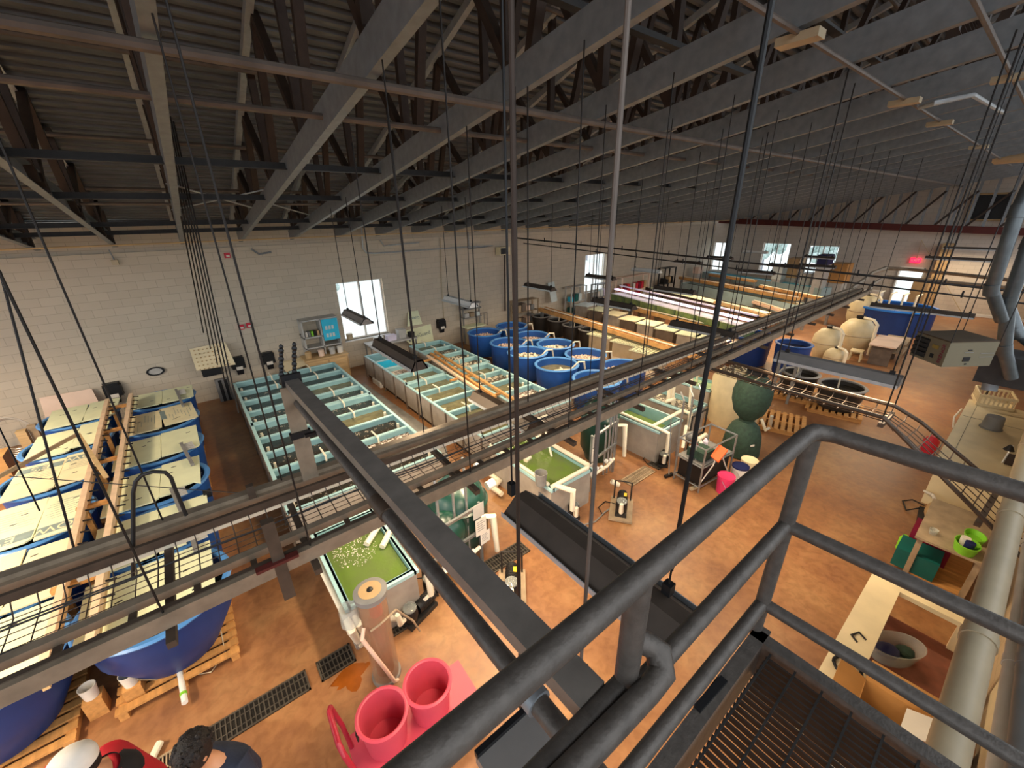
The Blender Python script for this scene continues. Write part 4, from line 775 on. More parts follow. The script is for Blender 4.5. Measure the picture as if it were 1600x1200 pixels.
# ------------------------------------------------------------------ window bench area
t = thing('shelf_unit', 'pale cabinet with a blue poster on its door left of the near window', 'cabinet', NW(503, 528, .35)); b = MB()
for x in (-.55, .0, .55): b.box((x, .1, .0), (.04, .5, 1.3))
for z in (-.65, -.25, .1, .65): b.box((0, .1, z), (1.14, .5, .04))
b.build('carcass', 'light grey', t); MB().box((.28, -.17, .28), (.5, .02, .7)).build('poster', 'turquoise', t); b = MB()
for k in range(6): b.box((.15+.1*(k % 3), -.185, .1+.25*(k//3)), (.07, .01, .12))
b.build('poster_art', 'pale lid', t)
for k in range(5): MB().box((-.45+.09*k, .05, .18), (.07, .2, .2)).build('shelf_item', ('paper', 'grey plastic', 'lime', 'black', 'tan')[k], t)
t = thing('base_cabinet', 'light wood base cabinet under the shelf unit by the window', 'cabinet', (3.15, 14.05, 0)); MB().b2((-.75, -.3, 0), (.55, .4, .8)).build('carcass', 'tan', t); MB().b2((-.78, -.34, .8), (.58, .4, .84)).build('top', 'pale wood', t); MB().b2((-.7, -.32, .1), (-.1, -.3, .75)).build('door', 'pale wood', t); MB().b2((-.05, -.32, .1), (.5, -.3, .75)).build('door', 'pale wood', t)
for k, (x, m, nm) in enumerate(((-.6, 'tan', 'basket'), (-.2, 'pink board', 'box'), (.15, 'light grey', 'jar'), (.4, 'paper', 'jar'))):
    tag(MB().lathe([(.001, 0), (.09, 0), (.1, .2), (.08, .22), (.001, .2)], (0, 0, 0), 12).build(nm, m, None, True, (3.15+x, 14.0, .84)), ('tan basket', 'pinkish box', 'grey jar', 'white jar')[k]+' on the light wood cabinet by the window', nm)
leaning('table_top', [(436, 566), (492, 553), (497, 563), (447, 581)], 'cream', 'cream table top against the wall behind the raceway tanks', 'table', .1, .75)
leaning('dark_board', [(462, 588), (498, 566), (498, 571), (463, 593)], 'black', 'dark edge under the cream table top', 'board', .7, .72)
tag(MB().tube(NW(468, 523, .15), NW(497, 517, .15), .03).build('wood_bar', 'brown bar'), 'brown bar across the wall left of the near window', 'bar')
t = thing('window_bench', 'cluttered steel bench below the near window', 'bench', (5.1, 14.1, 0)); MB().b2((-.6, -.3, .84), (1.2, .35, .88)).build('top', 'light grey', t)
for x in (-.55, 1.15):
    for y in (-.25, .3): MB().b2((x-.02, y-.02, 0), (x+.02, y+.02, .84)).build('leg', 'zinc', t)
for k, (x, y, s, m, nm, lab) in enumerate([(-.2, -.1, (.3, .25, .25), 'white plastic', 'carton', 'white carton on the bench under the window'), (.3, 0, (.35, .25, .2), 'lilac', 'tote', 'pale lilac tote on the window bench'), (.75, .1, (.3, .3, .32), 'light grey', 'bin', 'grey bin on the right of the window bench'), (1.05, -.1, (.2, .2, .2), 'black', 'case', 'black case at the right end of the window bench')]): tag(MB().box((0, 0, s[2]/2), s, 0, .9).build(nm, m, None, False, (5.1+x, 14.1+y, .88)), lab, nm)
for u, v, m, w, h, nm, lab in [(577, 548, 'red', .3, .2, 'red_basin', 'red basin on the floor under the window bench'), (592, 540, 'black', .5, .35, 'tool_bag', 'black bag with white handles under the window bench'), (605, 530, 'grey plastic', .5, .4, 'grey_tote', 'grey tote under the right of the window bench')]:
    p = G(u, v+8, .1); tag(MB().box((0, 0, h/2), (w, .35, h), 0, .85).build(nm, m, None, False, (p.x, p.y, 0)), lab, nm.split('_')[-1])
tag(MB().lathe([(.001, 0), (.1, 0), (.11, .2), (.001, .2)], (0, 0, 0), 14).build('flower_pot', 'beige dark', None, True, NW(547, 530, .05)), 'pale pot on the sill of the near window', 'pot')
for px, rot, s, lab in (([(638, 487), (653, 485), (660, 506), (637, 510)], PI, 'Green', 'upper pale green foam board leaning by the window, print upside down'), ([(622, 520), (673, 506), (678, 533), (641, 538)], 0, 'GreenGuard', 'lower pale green foam board with dark print by the window')):
    P = [NW(px[0][0], px[0][1], .1), NW(px[1][0], px[1][1], .1), NW(px[2][0], px[2][1], .35), NW(px[3][0], px[3][1], .35)]
    t = thing('foam_board', lab, 'board', (0, 0, 0), 0, None); MB().slab(*P, .025).build('sheet', 'foam', t)
    x = (P[1]-P[0]).normalized(); n = x.cross(P[3]-P[0]).normalized(); n = n if n.y < 0 else -n; c = sum(P, Vector())/4
    text('print_text', s, .17 if rot else .2, 'foam print', t, frame(c+n*.006, x, n) @ Matrix.Rotation(rot, 4, 'Z'), .001)
    if rot: text('print_text', 'Guard', .17, 'foam print', t, frame(c+n*.006-Vector((0, 0, .2)), x, n) @ Matrix.Rotation(rot, 4, 'Z'), .001)
t = thing('metal_shelf', 'grey metal rack with boxes against the tan wall under the lit light', 'rack', NW(737, 500, .4)); b = MB()
for x in (-.4, .4): b.box((x, 0, -.2), (.05, .05, 1.9))
for z in (-.25, .15, .5, .72): b.box((0, 0, z), (.85, .3, .04))
b.build('rack_frame', 'grey plastic', t)
for k in range(6): MB().box((-.28+.26*(k % 3), -.02, .27+.36*(k//3)-.02), (.2, .2, .16)).build('shelf_item', ('light grey', 'grey wood', 'pale lid', 'black', 'foam', 'paper')[k], t)
MB().box((0, -.12, -.22), (.95, .5, .05)).build('worktop', 'foam', t); MB().box((0, 0, -.7), (.7, .3, .8)).build('lower_cabinet', 'beige dark', t)
t = thing('wire_rack', 'small empty wire rack on the wall by the blue tubs', 'rack', NW(754, 498, .15)); b = MB()
for x in (-.25, -.08, .08, .25): b.tube((x, 0, -.3), (x, 0, .25), .012, 6)
for z in (-.3, .25): b.tube((-.25, 0, z), (.25, 0, z), .012, 6)
b.build('bars', 'grey plastic', t)
t = thing('control_box', 'cream heater control box high on the wall with a dark screen and a pipe below', 'box', NW(786, 392, .2)); MB().box((0, 0, 0), (.55, .3, .32)).build('case', 'cream', t); MB().box((-.1, -.16, 0), (.28, .02, .24)).build('screen', 'black', t); MB().tube((.08, 0, -.15), (.08, .05, -2.6), .035).build('pipe', 'web steel', t)
t = thing('wall_conduit', 'pale conduit looping along the top of the wall above the near window', 'conduit'); MB().path([NW(565, 356, .06), NW(567, 388, .06), NW(573, 395, .06), NW(585, 396, .06), NW(730, 386, .06), NW(770, 384, .06)], .025, 8).build('pipe', 'galv light', t, True); MB().path([NW(594, 375, .06), NW(600, 384, .06), NW(655, 379, .06)], .022, 8).build('pipe', 'galv light', t, True); MB().path([NW(731, 362, .06), NW(733, 389, .06), NW(770, 384, .06)], .025, 8).build('pipe', 'galv', t, True); MB().path([NW(688, 372, .05), NW(690, 440, .05), NW(694, 500, .05)], .015, 6).build('drop', 'beige dark', t)
t = thing('wall_vent_pipe', 'short grey pipe hook on the wall above the first pale blue tank', 'pipe'); MB().path([NW(392, 389, .05), NW(405, 397, .1), NW(424, 394, .15)], .025, 8).build('pipe', 'galv', t, True)
# ------------------------------------------------------------------ blue tubs by the middle
TB = [(8.6, 12.73, 'bits', 'back left'), (10.0, 12.8, 'bits', 'back right'), (8.45, 11.03, 'bits', 'second left'), (9.66, 11.17, 'bits', 'second right'), (8.23, 9.74, 'shells', 'third left'), (9.57, 9.8, 'shells', 'third right'), (8.13, 8.26, 'brown water', 'fourth left, nearest open one'), (9.5, 8.36, 'bits', 'fourth right'), (8.15, 6.72, 'brown water', 'fifth left, half hidden by the tray'), (9.5, 6.85, 'bits', 'fifth right, behind the tray')]
for i, (x, y, w, lab) in enumerate(TB):
    t = round_tub((x, y, 0), .63, .86, 'blue round tub, %s in the double row' % lab, 'tub blue', 'tub rim', w, .24, 'open blue tubs in a double row', .04, taper=.93)
    if w == 'bits' or w == 'shells': bits(MB(), (0, 0, .67), .5, .5, 90, .035, .02).build('media', 'pink board' if w == 'bits' else 'pvc', t)['kind'] = 'stuff'
    b = MB(); b.path([(.2, -.1, .68), (.3, -.3, .72), (.5, -.42, .95), (.62, -.52, .95), (.7, -.5, .7)], .025, 8); b.path([(-.1, 0, .69), (.15, -.1, .7), (.2, .05, .7)], .03, 8); b.build('pvc_pipe', 'pvc', t, True)
t = thing('timber_skid', 'weathered timber skid under the blue tubs', 'skid', (8.85, 9.8, 0)); b = MB()
for x in (-.95, -.35, .35, .95): b.b2((x-.05, -3.9, .0), (x+.05, 3.9, .045))
b.each('runner', 'grey wood', t)
# ------------------------------------------------------------------ far half of the hall
for i, (u, v) in enumerate([(843, 493), (868, 499), (892, 507), (918, 514)]):
    p = G(u, v, .75); t = round_tub((p.x+.1, p.y, 0), .4, .75, 'round black tub, %s in the row behind the blue tubs' % ('farthest', 'second farthest', 'second nearest', 'nearest')[i], 'black tub', 'grey plastic', DW, .12, 'black tubs in a row', 0, 'black_tub')
    MB().tube((.1, 0, .6), (.25, .1, .95), .015).build('pipe', 'pvc', t)
def along(u0, v0, u1, v1, z): return G(u0, v0, z), G(u1, v1, z)
def trough(u0, v0, u1, v1, z, w, h, m, label, name='wood_trough', cat='trough', ext=0, fill=None, legs=True):
    a, c = along(u0, v0, u1, v1, z); c = c+(c-a)*ext; d = (c-a).normalized(); n = Vector((d.y, -d.x, 0)); t = thing(name, label, cat); b = MB()
    b.bar(a-Vector((0, 0, h)), c-Vector((0, 0, h)), w, .03)
    for s in (-1, 1): b.bar(a+n*s*w/2-Vector((0, 0, h/2)), c+n*s*w/2-Vector((0, 0, h/2)), .03, h)
    for e in (a, c): b.bar(e-n*w/2-Vector((0, 0, h/2)), e+n*w/2-Vector((0, 0, h/2)), .03, h)
    b.build('trough', m, t)
    if name == 'wood_trough':
        pp = MB(); pp.tube(a+n*w*.2+Vector((0, 0, .03)), c+n*w*.2+Vector((0, 0, .03)), .03); pp.build('pvc_pipe', 'pvc', t)
        pp = MB(); q = (c-a).length; k = int(q/.5)
        for j in range(k): p = a.lerp(c, (j+.5)/k); pp.bar(p-n*w/2, p+n*w/2, .05, .02)
        pp.each('cross_slat', 'wood', t)
    if fill: MB().bar(a-Vector((0, 0, h*.45)), c-Vector((0, 0, h*.45)), w-.04, h*.6).build('water', fill, t)
    if legs:
        k = max(2, int((c-a).length/1.8))
        for j in range(k+1): p = a.lerp(c, j/k); MB().b2((p.x-.06, p.y-.05, 0), (p.x+.06, p.y+.05, z-h)).build('leg', 'zinc', t)
    return t
trough(847, 480, 1055, 541, 1.1, .4, .14, 'orange wood', 'long bright wooden trough on steel legs behind the black tubs', ext=.15)
trough(985, 478, 1120, 510, 1.0, .35, .14, 'orange wood', 'second long wooden trough beneath the glass tanks', ext=.1)
for i, (u, v) in enumerate([(912, 476), (935, 483), (958, 490), (984, 498), (1012, 505), (1042, 513), (1076, 521), (1105, 527)]):
    p = G(u, v, .9); t = thing('covered_tank', 'square lidded tank, %s from the wall in the row past the wooden trough' % ORD[i], 'tank', (p.x+.15, p.y, 0), .12, 'lidded square tanks in a row')
    b = MB(); b.prism([(-.37, -.35), (.37, -.35), (.37, .35), (-.37, .35)], .35, .86); b.build('tank', 'tank rib' if i % 2 else 'tank side', t); MB().b2((-.44, -.4, .87), (.44, .4, .9)).build('lid', 'pale lid' if i == 0 else ('foam tan' if i in (2, 3) else 'foam'), t)
    for x in (-.32, .32):
        for y in (-.3, .3): MB().b2((x-.04, y-.04, 0), (x+.04, y+.04, .35)).build('leg', 'black', t)
for i, (u, v) in enumerate([(946, 520), (984, 531), (1016, 545)]):
    p = G(u, v, .85); t = thing('covered_tank', 'pale lidded tank with a net cover, %s beside the wooden trough' % ('farthest', 'middle', 'nearest')[i], 'tank', (p.x, p.y, 0), .12, 'net covered tanks'); MB().b2((-.4, -.45, .25), (.4, .45, .8)).build('tank', 'beige dark', t); MB().b2((-.5, -.5, .8), (.5, .5, .84)).build('lid', 'foam', t); b = MB()
    for k in range(9): b.b2((-.5+.12*k, -.5, .842), (-.492+.12*k, .5, .848)); b.b2((-.5, -.5+.12*k, .842), (.5, -.492+.12*k, .848))
    b.build('net', 'black', t)
    for x in (-.35, .35): MB().b2((x-.05, -.4, 0), (x+.05, .4, .25)).build('leg', 'pvc', t)
# glass aquaria with a light strip
a, c = G(962, 455, 1.35), G(1175, 507, 1.35); n = 7; d = c-a; t0 = None
for j in range(n):
    p = a+d*((j+.5)/n); ang = math.atan2(d.y, d.x); t = thing('glass_tank', 'glass tank with green water, %s from the wall in the row under the white strip' % ORD[j], 'aquarium', (p.x, p.y, 0), ang, 'glass tanks under the white strip'); l = d.length/n*.47
    MB().b2((-l, -.28, .82), (l, .28, 1.25)).build('glass_body', 'aq glass', t); MB().b2((-l, -.3, .78), (l, .3, .82)).build('base', 'black', t); b = MB()
    for x in (-l+.04, l-.04): b.b2((x-.03, -.25, 0), (x+.03, .25, .78))
    b.each('stand_leg', 'grey wood', t); MB().b2((-l, -.3, 1.25), (l, .3, 1.28)).build('top_frame', 'white plastic', t)
t = thing('strip_light', 'long white light strip over the glass tanks', 'light'); MB().bar(a+Vector((0, 0, .12)), c+Vector((0, 0, .12)), .24, .05).build('housing', 'grow strip', t); MB().bar(a+Vector((.35, 0, .25)), c+Vector((.35, 0, .25)), .12, .05).build('rail', 'lilac', t)
for j in range(4): p = a.lerp(c, .02+.32*j); MB().tube(p, p+Vector((0, 0, .14)), .015).build('bracket', 'grey plastic', t)
trough(1018, 448, 1200, 489, 1.15, .8, .22, 'skid', 'long row of black edged shallow trays beyond the glass tanks', 'tray_row', 'tray', 0, 'foam', True)
trough(1066, 432, 1210, 458, 1.35, .5, .12, 'orange wood', 'long orange wooden trough in front of the pale blue far tank', 'wood_trough', 'trough', .2)
trough(1072, 441, 1215, 468, 1.15, .7, .55, 'blue grey', 'long pale blue grey tank under the far orange trough', 'long_tank', 'tank', .2, 'brown water', False)
trough(1105, 424, 1292, 450, 1.15, .8, .4, 'blue grey', 'long turquoise topped tank nearest the far wall', 'long_tank', 'tank', 0, 'turquoise', False)
for i, (u0, v0, u1, v1, z, m) in enumerate([(1190, 446, 1300, 468, 1.2, 'orange wood'), (1200, 462, 1262, 478, 1.1, 'pale wood'), (1110, 428, 1180, 438, 1.3, 'orange wood'), (1180, 470, 1230, 486, 1.0, 'pink board'), (1120, 470, 1200, 492, 1.25, 'pale wood')]):
    trough(u0, v0, u1, v1, z, .3, .1, m, '%s wooden trough among the far rows, %s one' % (('orange', 'pale', 'orange', 'pinkish', 'pale')[i], ('rightmost', 'short', 'far left', 'low', 'longest')[i]))
for i, (u, v, s, m, nm, lab) in enumerate([(1243, 418, (1.0, .6, 1.1), 'tan', 'carton', 'big tan carton at the foot of the right far window'), (1312, 426, (1.1, .8, 1.0), 'cardboard', 'carton', 'cardboard carton under the bend of the tray'), (1262, 436, (.9, .5, .7), 'light grey', 'crate', 'grey crate by the far window'), (1218, 426, (.7, .5, .7), 'pale lid', 'crate', 'pale crate below the middle far window'), (1090, 422, (.5, .4, .4), 'pink board', 'carton', 'pinkish carton in the far corner'), (1290, 405, (.9, .5, .5), 'navy', 'crate', 'dark crate stack in the right far window')]):
    p = XW(u, v, 28.6 - .3*i); z = max(0, p.z-s[2]/2); tag(MB().box((0, 0, s[2]/2), s).build(nm, m, None, False, (p.x, p.y, z)), lab, nm); tag(MB().box((0, 0, z/2), (.9*s[0], .9*s[1], z)).build('bench_cabinet', 'light grey', None, False, (p.x, p.y, 0)), 'grey bench under the '+lab, 'bench') if z > .05 else None
# shelves along the north wall far on
def rack(p, w, h, label, items, m='pink board', z0=0):
    t = thing('shelving', label, 'shelf', (p.x, p.y, 0), .03); b = MB()
    for x in (-w/2, w/2):
        for y in (-.2, .2): b.b2((x-.03, y-.03, z0), (x+.03, y+.03, h))
    for z in (.4, .95, h): b.b2((-w/2, -.22, z-.03), (w/2, .22, z))
    b.build('rack_frame', m, t); k = 0
    for z in (.4, .95):
        x = -w/2+.2
        while x < w/2-.1: MB().b2((x-.1, -.15, z), (x+.1, .15, z+R_.uniform(.2, .4))).build('shelf_item', items[k % len(items)], t); x += .27; k += 1
    return t
rack(NW(988, 448, .5), 2.6, 1.75, 'pinkish shelf with red bins along the far part of the window wall', ['maroon', 'red', 'tan', 'paper', 'red'])
rack(NW(938, 452, .5), 1.0, 1.6, 'shelf with clear and purple bins right of the second window', ['pale lid', 'lilac', 'navy', 'paper'], 'grey plastic')
rack(NW(1043, 425, .6), 1.2, 1.9, 'dark shelf stacked with black gear near the far corner', ['black', 'dark steel', 'tan', 'black'], 'black')
rack(NW(900, 455, .5), 1.1, 1.7, 'shelf with teal and white bottles left of the second window', ['teal', 'pale lid', 'paper', 'turquoise'], 'light grey')
rack(NW(820, 470, .4), 1.3, 1.45, 'dim shelf of pipe fittings on the wall behind the black tubs', ['grey wood', 'tank rib', 'pink board', 'grey plastic'], 'grey wood')
leaning('board', [(856, 442), (866, 440), (871, 470), (862, 473)], 'pale lid', 'tall pale board leaning on the wall behind the wooden trough', 'board', .15, .5)
p = G(914, 470, .9); tag(MB().lathe([(.001, 0), (.18, 0), (.2, .35), (.12, .42), (.001, .45)], (0, 0, 0), 14).build('water_jug', 'bright blue', None, True, (p.x, p.y+.5, 0)), 'bright blue jug on the floor by the wall end of the lidded row', 'jug')
# big blue tank and beige sand filters
t = thing('pool_tank', 'big round bright blue tank far right', 'tank', (24.3, 3.65, 0)); MB().lathe([(.001, 0), (1.35, 0), (1.35, 1.05), (1.3, 1.05), (1.3, .8), (.001, .9)], (0, 0, 0), 40).build('wall', 'deep blue', t, True); MB().lathe([(1.3, 1.0), (1.4, 1.0), (1.4, 1.08), (1.3, 1.08), (1.3, 1.0)], (0, 0, 0), 40).build('rim', 'bright blue', t, True); MB().disc((0, 0, .85), 1.3, 40).build('water', 'turquoise', t)
MB().tube((-1.2, -.8, 0), (-1.2, -.8, 1.35), .03).build('pipe', 'pvc', t)
for k in range(4): MB().path([(-.9, .5-.4*k, 1.0), (-1.0, .5-.4*k, 1.7), (-.7, .4-.4*k, 1.75)], .03).build('pipe', 'pvc', t)
def sand(c, r, h, label):
    t = thing('sand_filter', label, 'filter', c, 0, 'cream sand filters'); MB().lathe([(.001, 0), (r*.7, 0), (r*.75, .08), (r, h*.3), (r*1.02, h*.5), (r*.95, h*.7), (r*.6, h*.88), (r*.25, h*.93), (.001, h*.93)], (0, 0, 0), 26).build('body', 'beige vessel', t, True)
    MB().lathe([(r*.25, h*.9), (r*.28, h*1.0), (.001, h*1.02)], (0, 0, 0), 14).build('valve', 'black', t, True); MB().lathe([(r*1.025, h*.48), (r*1.05, h*.5), (r*1.025, h*.52)], (0, 0, 0), 26).build('belt', 'beige dark', t)
    MB().path([(0, 0, h*.97), (-r*.7, -r*.8, h*.99), (-r*1.0, -r*1.1, h*.9), (-r*1.0, -r*1.1, .1)], .045, 8).build('pipe', 'pvc', t, True); return t
for u, v, r, h, lab in [(1330, 548, .55, 1.35, 'big cream sand filter beside the small white table'), (1285, 559, .45, 1.2, 'cream sand filter left of the big one'), (1374, 517, .4, 1.1, 'far cream sand filter against the big blue tank'), (1340, 512, .55, 1.6, 'tall cream sand filter behind the others'), (1300, 572, .32, .7, 'small cream sand filter in front under the trough light')]:
    q = G(u, v, 0); sand((q.x, q.y, 0), r, h, lab)
for i, (u, v) in enumerate(((1180, 578), (1250, 598))):
    q = G(u, v, 0); round_tub((q.x+.6, q.y+.6, 0), .7 if i == 0 else .5, 1.05, ('large dark blue tub behind the moss green filter', 'dark blue tub beside the steel frame under the trough light')[i], 'deep blue', 'tub blue', 'dark water', .15, None, 0, 'round_tub')
for i, (x, y, r, lab) in enumerate(((12.95, 2.45, .5, 'right'), (13.2, 3.5, .45, 'left'))):
    t = round_tub((x, y, .12), r, .62, 'round black tub on a pallet under the wide trough light, %s of two' % lab, 'black tub', 'grey plastic', DW, .14, 'black tubs under the trough light', 0, 'black_tub'); MB().tube((.1, .1, .45), (.1, .12, 1.0), .02).build('pipe', 'pvc', t)
copy_tree(P0, (12.95, 2.45, 0), .2, 'wooden pallet under the right black tub'); copy_tree(P0, (13.2, 3.62, 0), .2, 'wooden pallet under the left black tub'); copy_tree(P0, (10.95, 3.1, 0), .3, 'low wooden pallet between the moss green filter and the black tubs')
t = thing('steel_frame', 'grey perforated steel frame left of the black tubs', 'frame', G(1222, 622, 0), .1); b = MB()
for x in (-.35, .35):
    for y in (-.2, .2): b.b2((x-.03, y-.03, 0), (x+.03, y+.03, 1.1))
for z in (.35, .75, 1.08): b.b2((-.35, -.23, z), (.35, -.18, z+.05)); b.b2((-.35, .18, z), (.35, .23, z+.05))
b.bar((-.35, -.2, .1), (.35, -.2, 1.05), .04, .02, (0, 1, 0)); b.each('strut', 'grey plastic', t)
t = thing('folding_table', 'small white topped table by the sand filters', 'table', (18.75, 2.72, 0), .05); MB().b2((-.85, -.36, .71), (.85, .36, .75)).build('tabletop', 'pink board', t)
for x in (-.6, .6): MB().box((x, 0, .36), (.05, .55, .71)).build('leg', 'brown bar', t)
MB().b2((-.6, -.02, .3), (.6, .02, .34)).build('stretcher', 'brown bar', t)
t = thing('step_stool', 'small cream step stool beside the white topped table', 'stool', G(1335, 562, 0), .1); MB().b2((-.2, -.18, .32), (.2, .18, .36)).build('seat', 'cream', t)
for x in (-.17, .17):
    for y in (-.14, .14): MB().bar((x*1.15, y*1.15, 0), (x, y, .32), .05, .05).build('leg', 'cream', t)
t = thing('wood_bench', 'wooden bench with shelves right of the white topped table', 'bench', G(1392, 560, 0), .05); MB().b2((-.5, -.3, .62), (.8, .35, .67)).build('top', 'grey wood', t); MB().b2((-.5, -.3, .3), (.8, .35, .34)).build('shelf', 'grey wood', t)
for x in (-.45, .75):
    for y in (-.25, .3): MB().b2((x-.03, y-.03, 0), (x+.03, y+.03, .62)).build('leg', 'grey wood', t)
t = thing('exit_sign', 'red lit exit sign above the far door', 'sign', (30.4, 4.4, 2.5)); MB().box((0, 0, 0), (.06, .42, .24)).build('case', 'exit red', t); text('letters', 'EXIT', .17, 'white plastic', t, frame((-.034, 0, 0), (0, -1, 0), (-1, 0, 0)), .001)
for i, (y, z, w, h, m, lab) in enumerate([(5.6, .0, .9, .9, 'paper', 'white appliance left of the far door'), (3.75, 0, .6, 1.7, 'tan', 'tall tan cabinet right of the far door'), (6.6, 0, .9, .7, 'pink board', 'pinkish cabinet left of the far door')]): tag(MB().box((0, 0, h/2), (.6, w, h)).build('cabinet', m, None, False, (29.6, y, z)), lab, 'cabinet')
tag(MB().path([XW(1502, 488, 30.3), XW(1440, 375, 30.3), XW(1432, 405, 30.3)], .02, 6).build('door_conduit', 'beige dark'), 'thin conduit on the far wall above the exit sign', 'conduit')
# two long pipes from the wall box to the right
for z_, (p, q), lab in ((0, ((800, 371), (1640, 461)), 'upper'), (1, ((818, 380), (1640, 479)), 'lower')):
    a = NW(p[0], p[1], .25); c = D(q[0], q[1], 9.0); t = thing('gas_pipe', '%s of two long dark pipes crossing the hall from the wall control box' % lab, 'pipe'); MB().tube(a, c, .028 if z_ == 0 else .02, 8).build('pipe', 'dark steel', t, True); b = MB()
    for k in range(1, 9): w = a.lerp(c, k/9+.02*z_); b.tube(w-Vector((0, 0, .04)), w+Vector((0, 0, .12)), .02, 6)
    b.each('clamp', 'black', t)
# ------------------------------------------------------------------ pump station by the moss green filter
t = thing('work_cart', 'steel cart with dark tub and wire shelf under the orange tray', 'cart', (7.3, 3.15, 0), -.1); b = MB()
for x in (-.5, .5):
    for y in (-.28, .28): b.tube((x, y, 0), (x, y, .95), .018, 8)
for z in (.12, .55, .95): b.path([(-.5, -.28, z), (.5, -.28, z), (.5, .28, z), (-.5, .28, z), (-.5, -.28, z)], .014, 6)
b.build('frame', 'zinc', t); MB().b2((-.46, -.24, .13), (.46, .24, .5)).build('dark_tub', 'black', t); MB().b2((-.48, -.26, .56), (.48, .26, .575)).build('shelf', 'grey plastic', t); MB().b2((-.4, -.2, .6), (-.05, .15, .78)).build('tray', 'moss green', t); MB().path([(-.45, -.26, .2), (-.3, -.36, .6), (-.1, -.3, .9), (.2, -.32, .4), (.4, -.34, .1)], .012, 6).build('hose', 'paper', t)
for k in range(4): MB().lathe([(.001, 0), (.05, 0), (.05, .18), (.02, .24), (.001, .24)], (-.35+.15*k, .1, .58), 10).build('bottle', ('white plastic', 'maroon', 'paper', 'lilac')[k], t)
tag(MB().slab(D(1110, 712, 7.6), D(1124, 694, 7.75), D(1137, 703, 7.55), D(1122, 722, 7.4), .03).build('orange_tray', 'orange'), 'orange square tray on the steel cart by the moss green filter', 'tray')
def bucket(u, v, m, lm, label, h=.36, r=.15):
    c = G(u, v, 0); t = thing('bucket', label, 'bucket', c); MB().lathe([(.001, 0), (r*.88, 0), (r, h-.05), (r*1.04, h-.05), (r*1.04, h-.02), (r, h-.02), (r, h)], (0, 0, 0), 24).build('pail', m, t, True); MB().lathe([(r*1.05, h-.02), (r*1.05, h+.012), (r*.95, h+.012), (r*.93, h+.002), (.001, h+.002)], (0, 0, 0), 24).build('bucket_lid', lm, t)
    MB().path([(-r, 0, h-.06), (-r*1.05, -r*.6, h-.16), (0, -r*1.1, h-.24), (r*1.05, -r*.6, h-.16), (r, 0, h-.06)], .004, 5).build('handle', 'zinc', t); return t
bucket(1130, 768, 'hot pink', 'hot pink', 'hot pink lidded bucket beside the steel cart'); bucket(1152, 752, 'white plastic', 'navy', 'white bucket with a dark blue lid behind the pink one'); bucket(1166, 742, 'cream', 'cream', 'cream lidded bucket behind the blue lidded one')
for u, v, u2, v2, lab in ((1045, 743, 1066, 690, 'small floor brush leaning against the steel cart, left one'), (1085, 762, 1100, 700, 'small floor brush standing before the steel cart, right one')):
    c = G(u, v, .03); t = thing('floor_brush', lab, 'brush', c, -.2); MB().b2((-.11, -.03, -.02), (.11, .03, .03)).build('head', 'beige dark' if u > 1050 else 'black', t); MB().tube((0, 0, .02), (.12, .25, 1.15), .013).build('handle', 'zinc', t)
t = thing('filter_frame', 'dark upright frame with white pipe fittings before the moss green filter', 'frame', (7.75, 3.6, 0)); b = MB()
for x in (-.3, .3): b.tube((x, 0, 0), (x, 0, 1.15), .02)
for z in (.6, 1.15): b.tube((-.3, 0, z), (.3, 0, z), .02)
b.build('bars', 'dark steel', t); MB().path([(-.4, -.1, .3), (-.2, -.1, .35), (-.1, -.1, .6), (.2, -.1, .6), (.35, -.1, .4)], .04, 8).build('pipe', 'pvc', t, True); MB().path([(-.5, 0, .5), (-.3, .1, .9), (-.1, .1, .7)], .035, 8).build('pipe', 'pvc', t, True); MB().ball((-.35, -.05, .75), .1, 12, 8).build('round_filter', 'grey plastic', t, True)
for k in range(3): MB().path([(-.45+.35*k, .15, .2), (-.45+.35*k, .15, 1.5), (-.35+.35*k, .3, 1.62)], .018, 8).build('pipe', 'zinc', t, True)
tag(MB().box((0, 0, .35), (.22, .3, .7)).build('fire_extinguisher_box', 'red', None, False, (5.05, 5.95, 0)), 'red case standing between the middle sump tank and its filter', 'case')
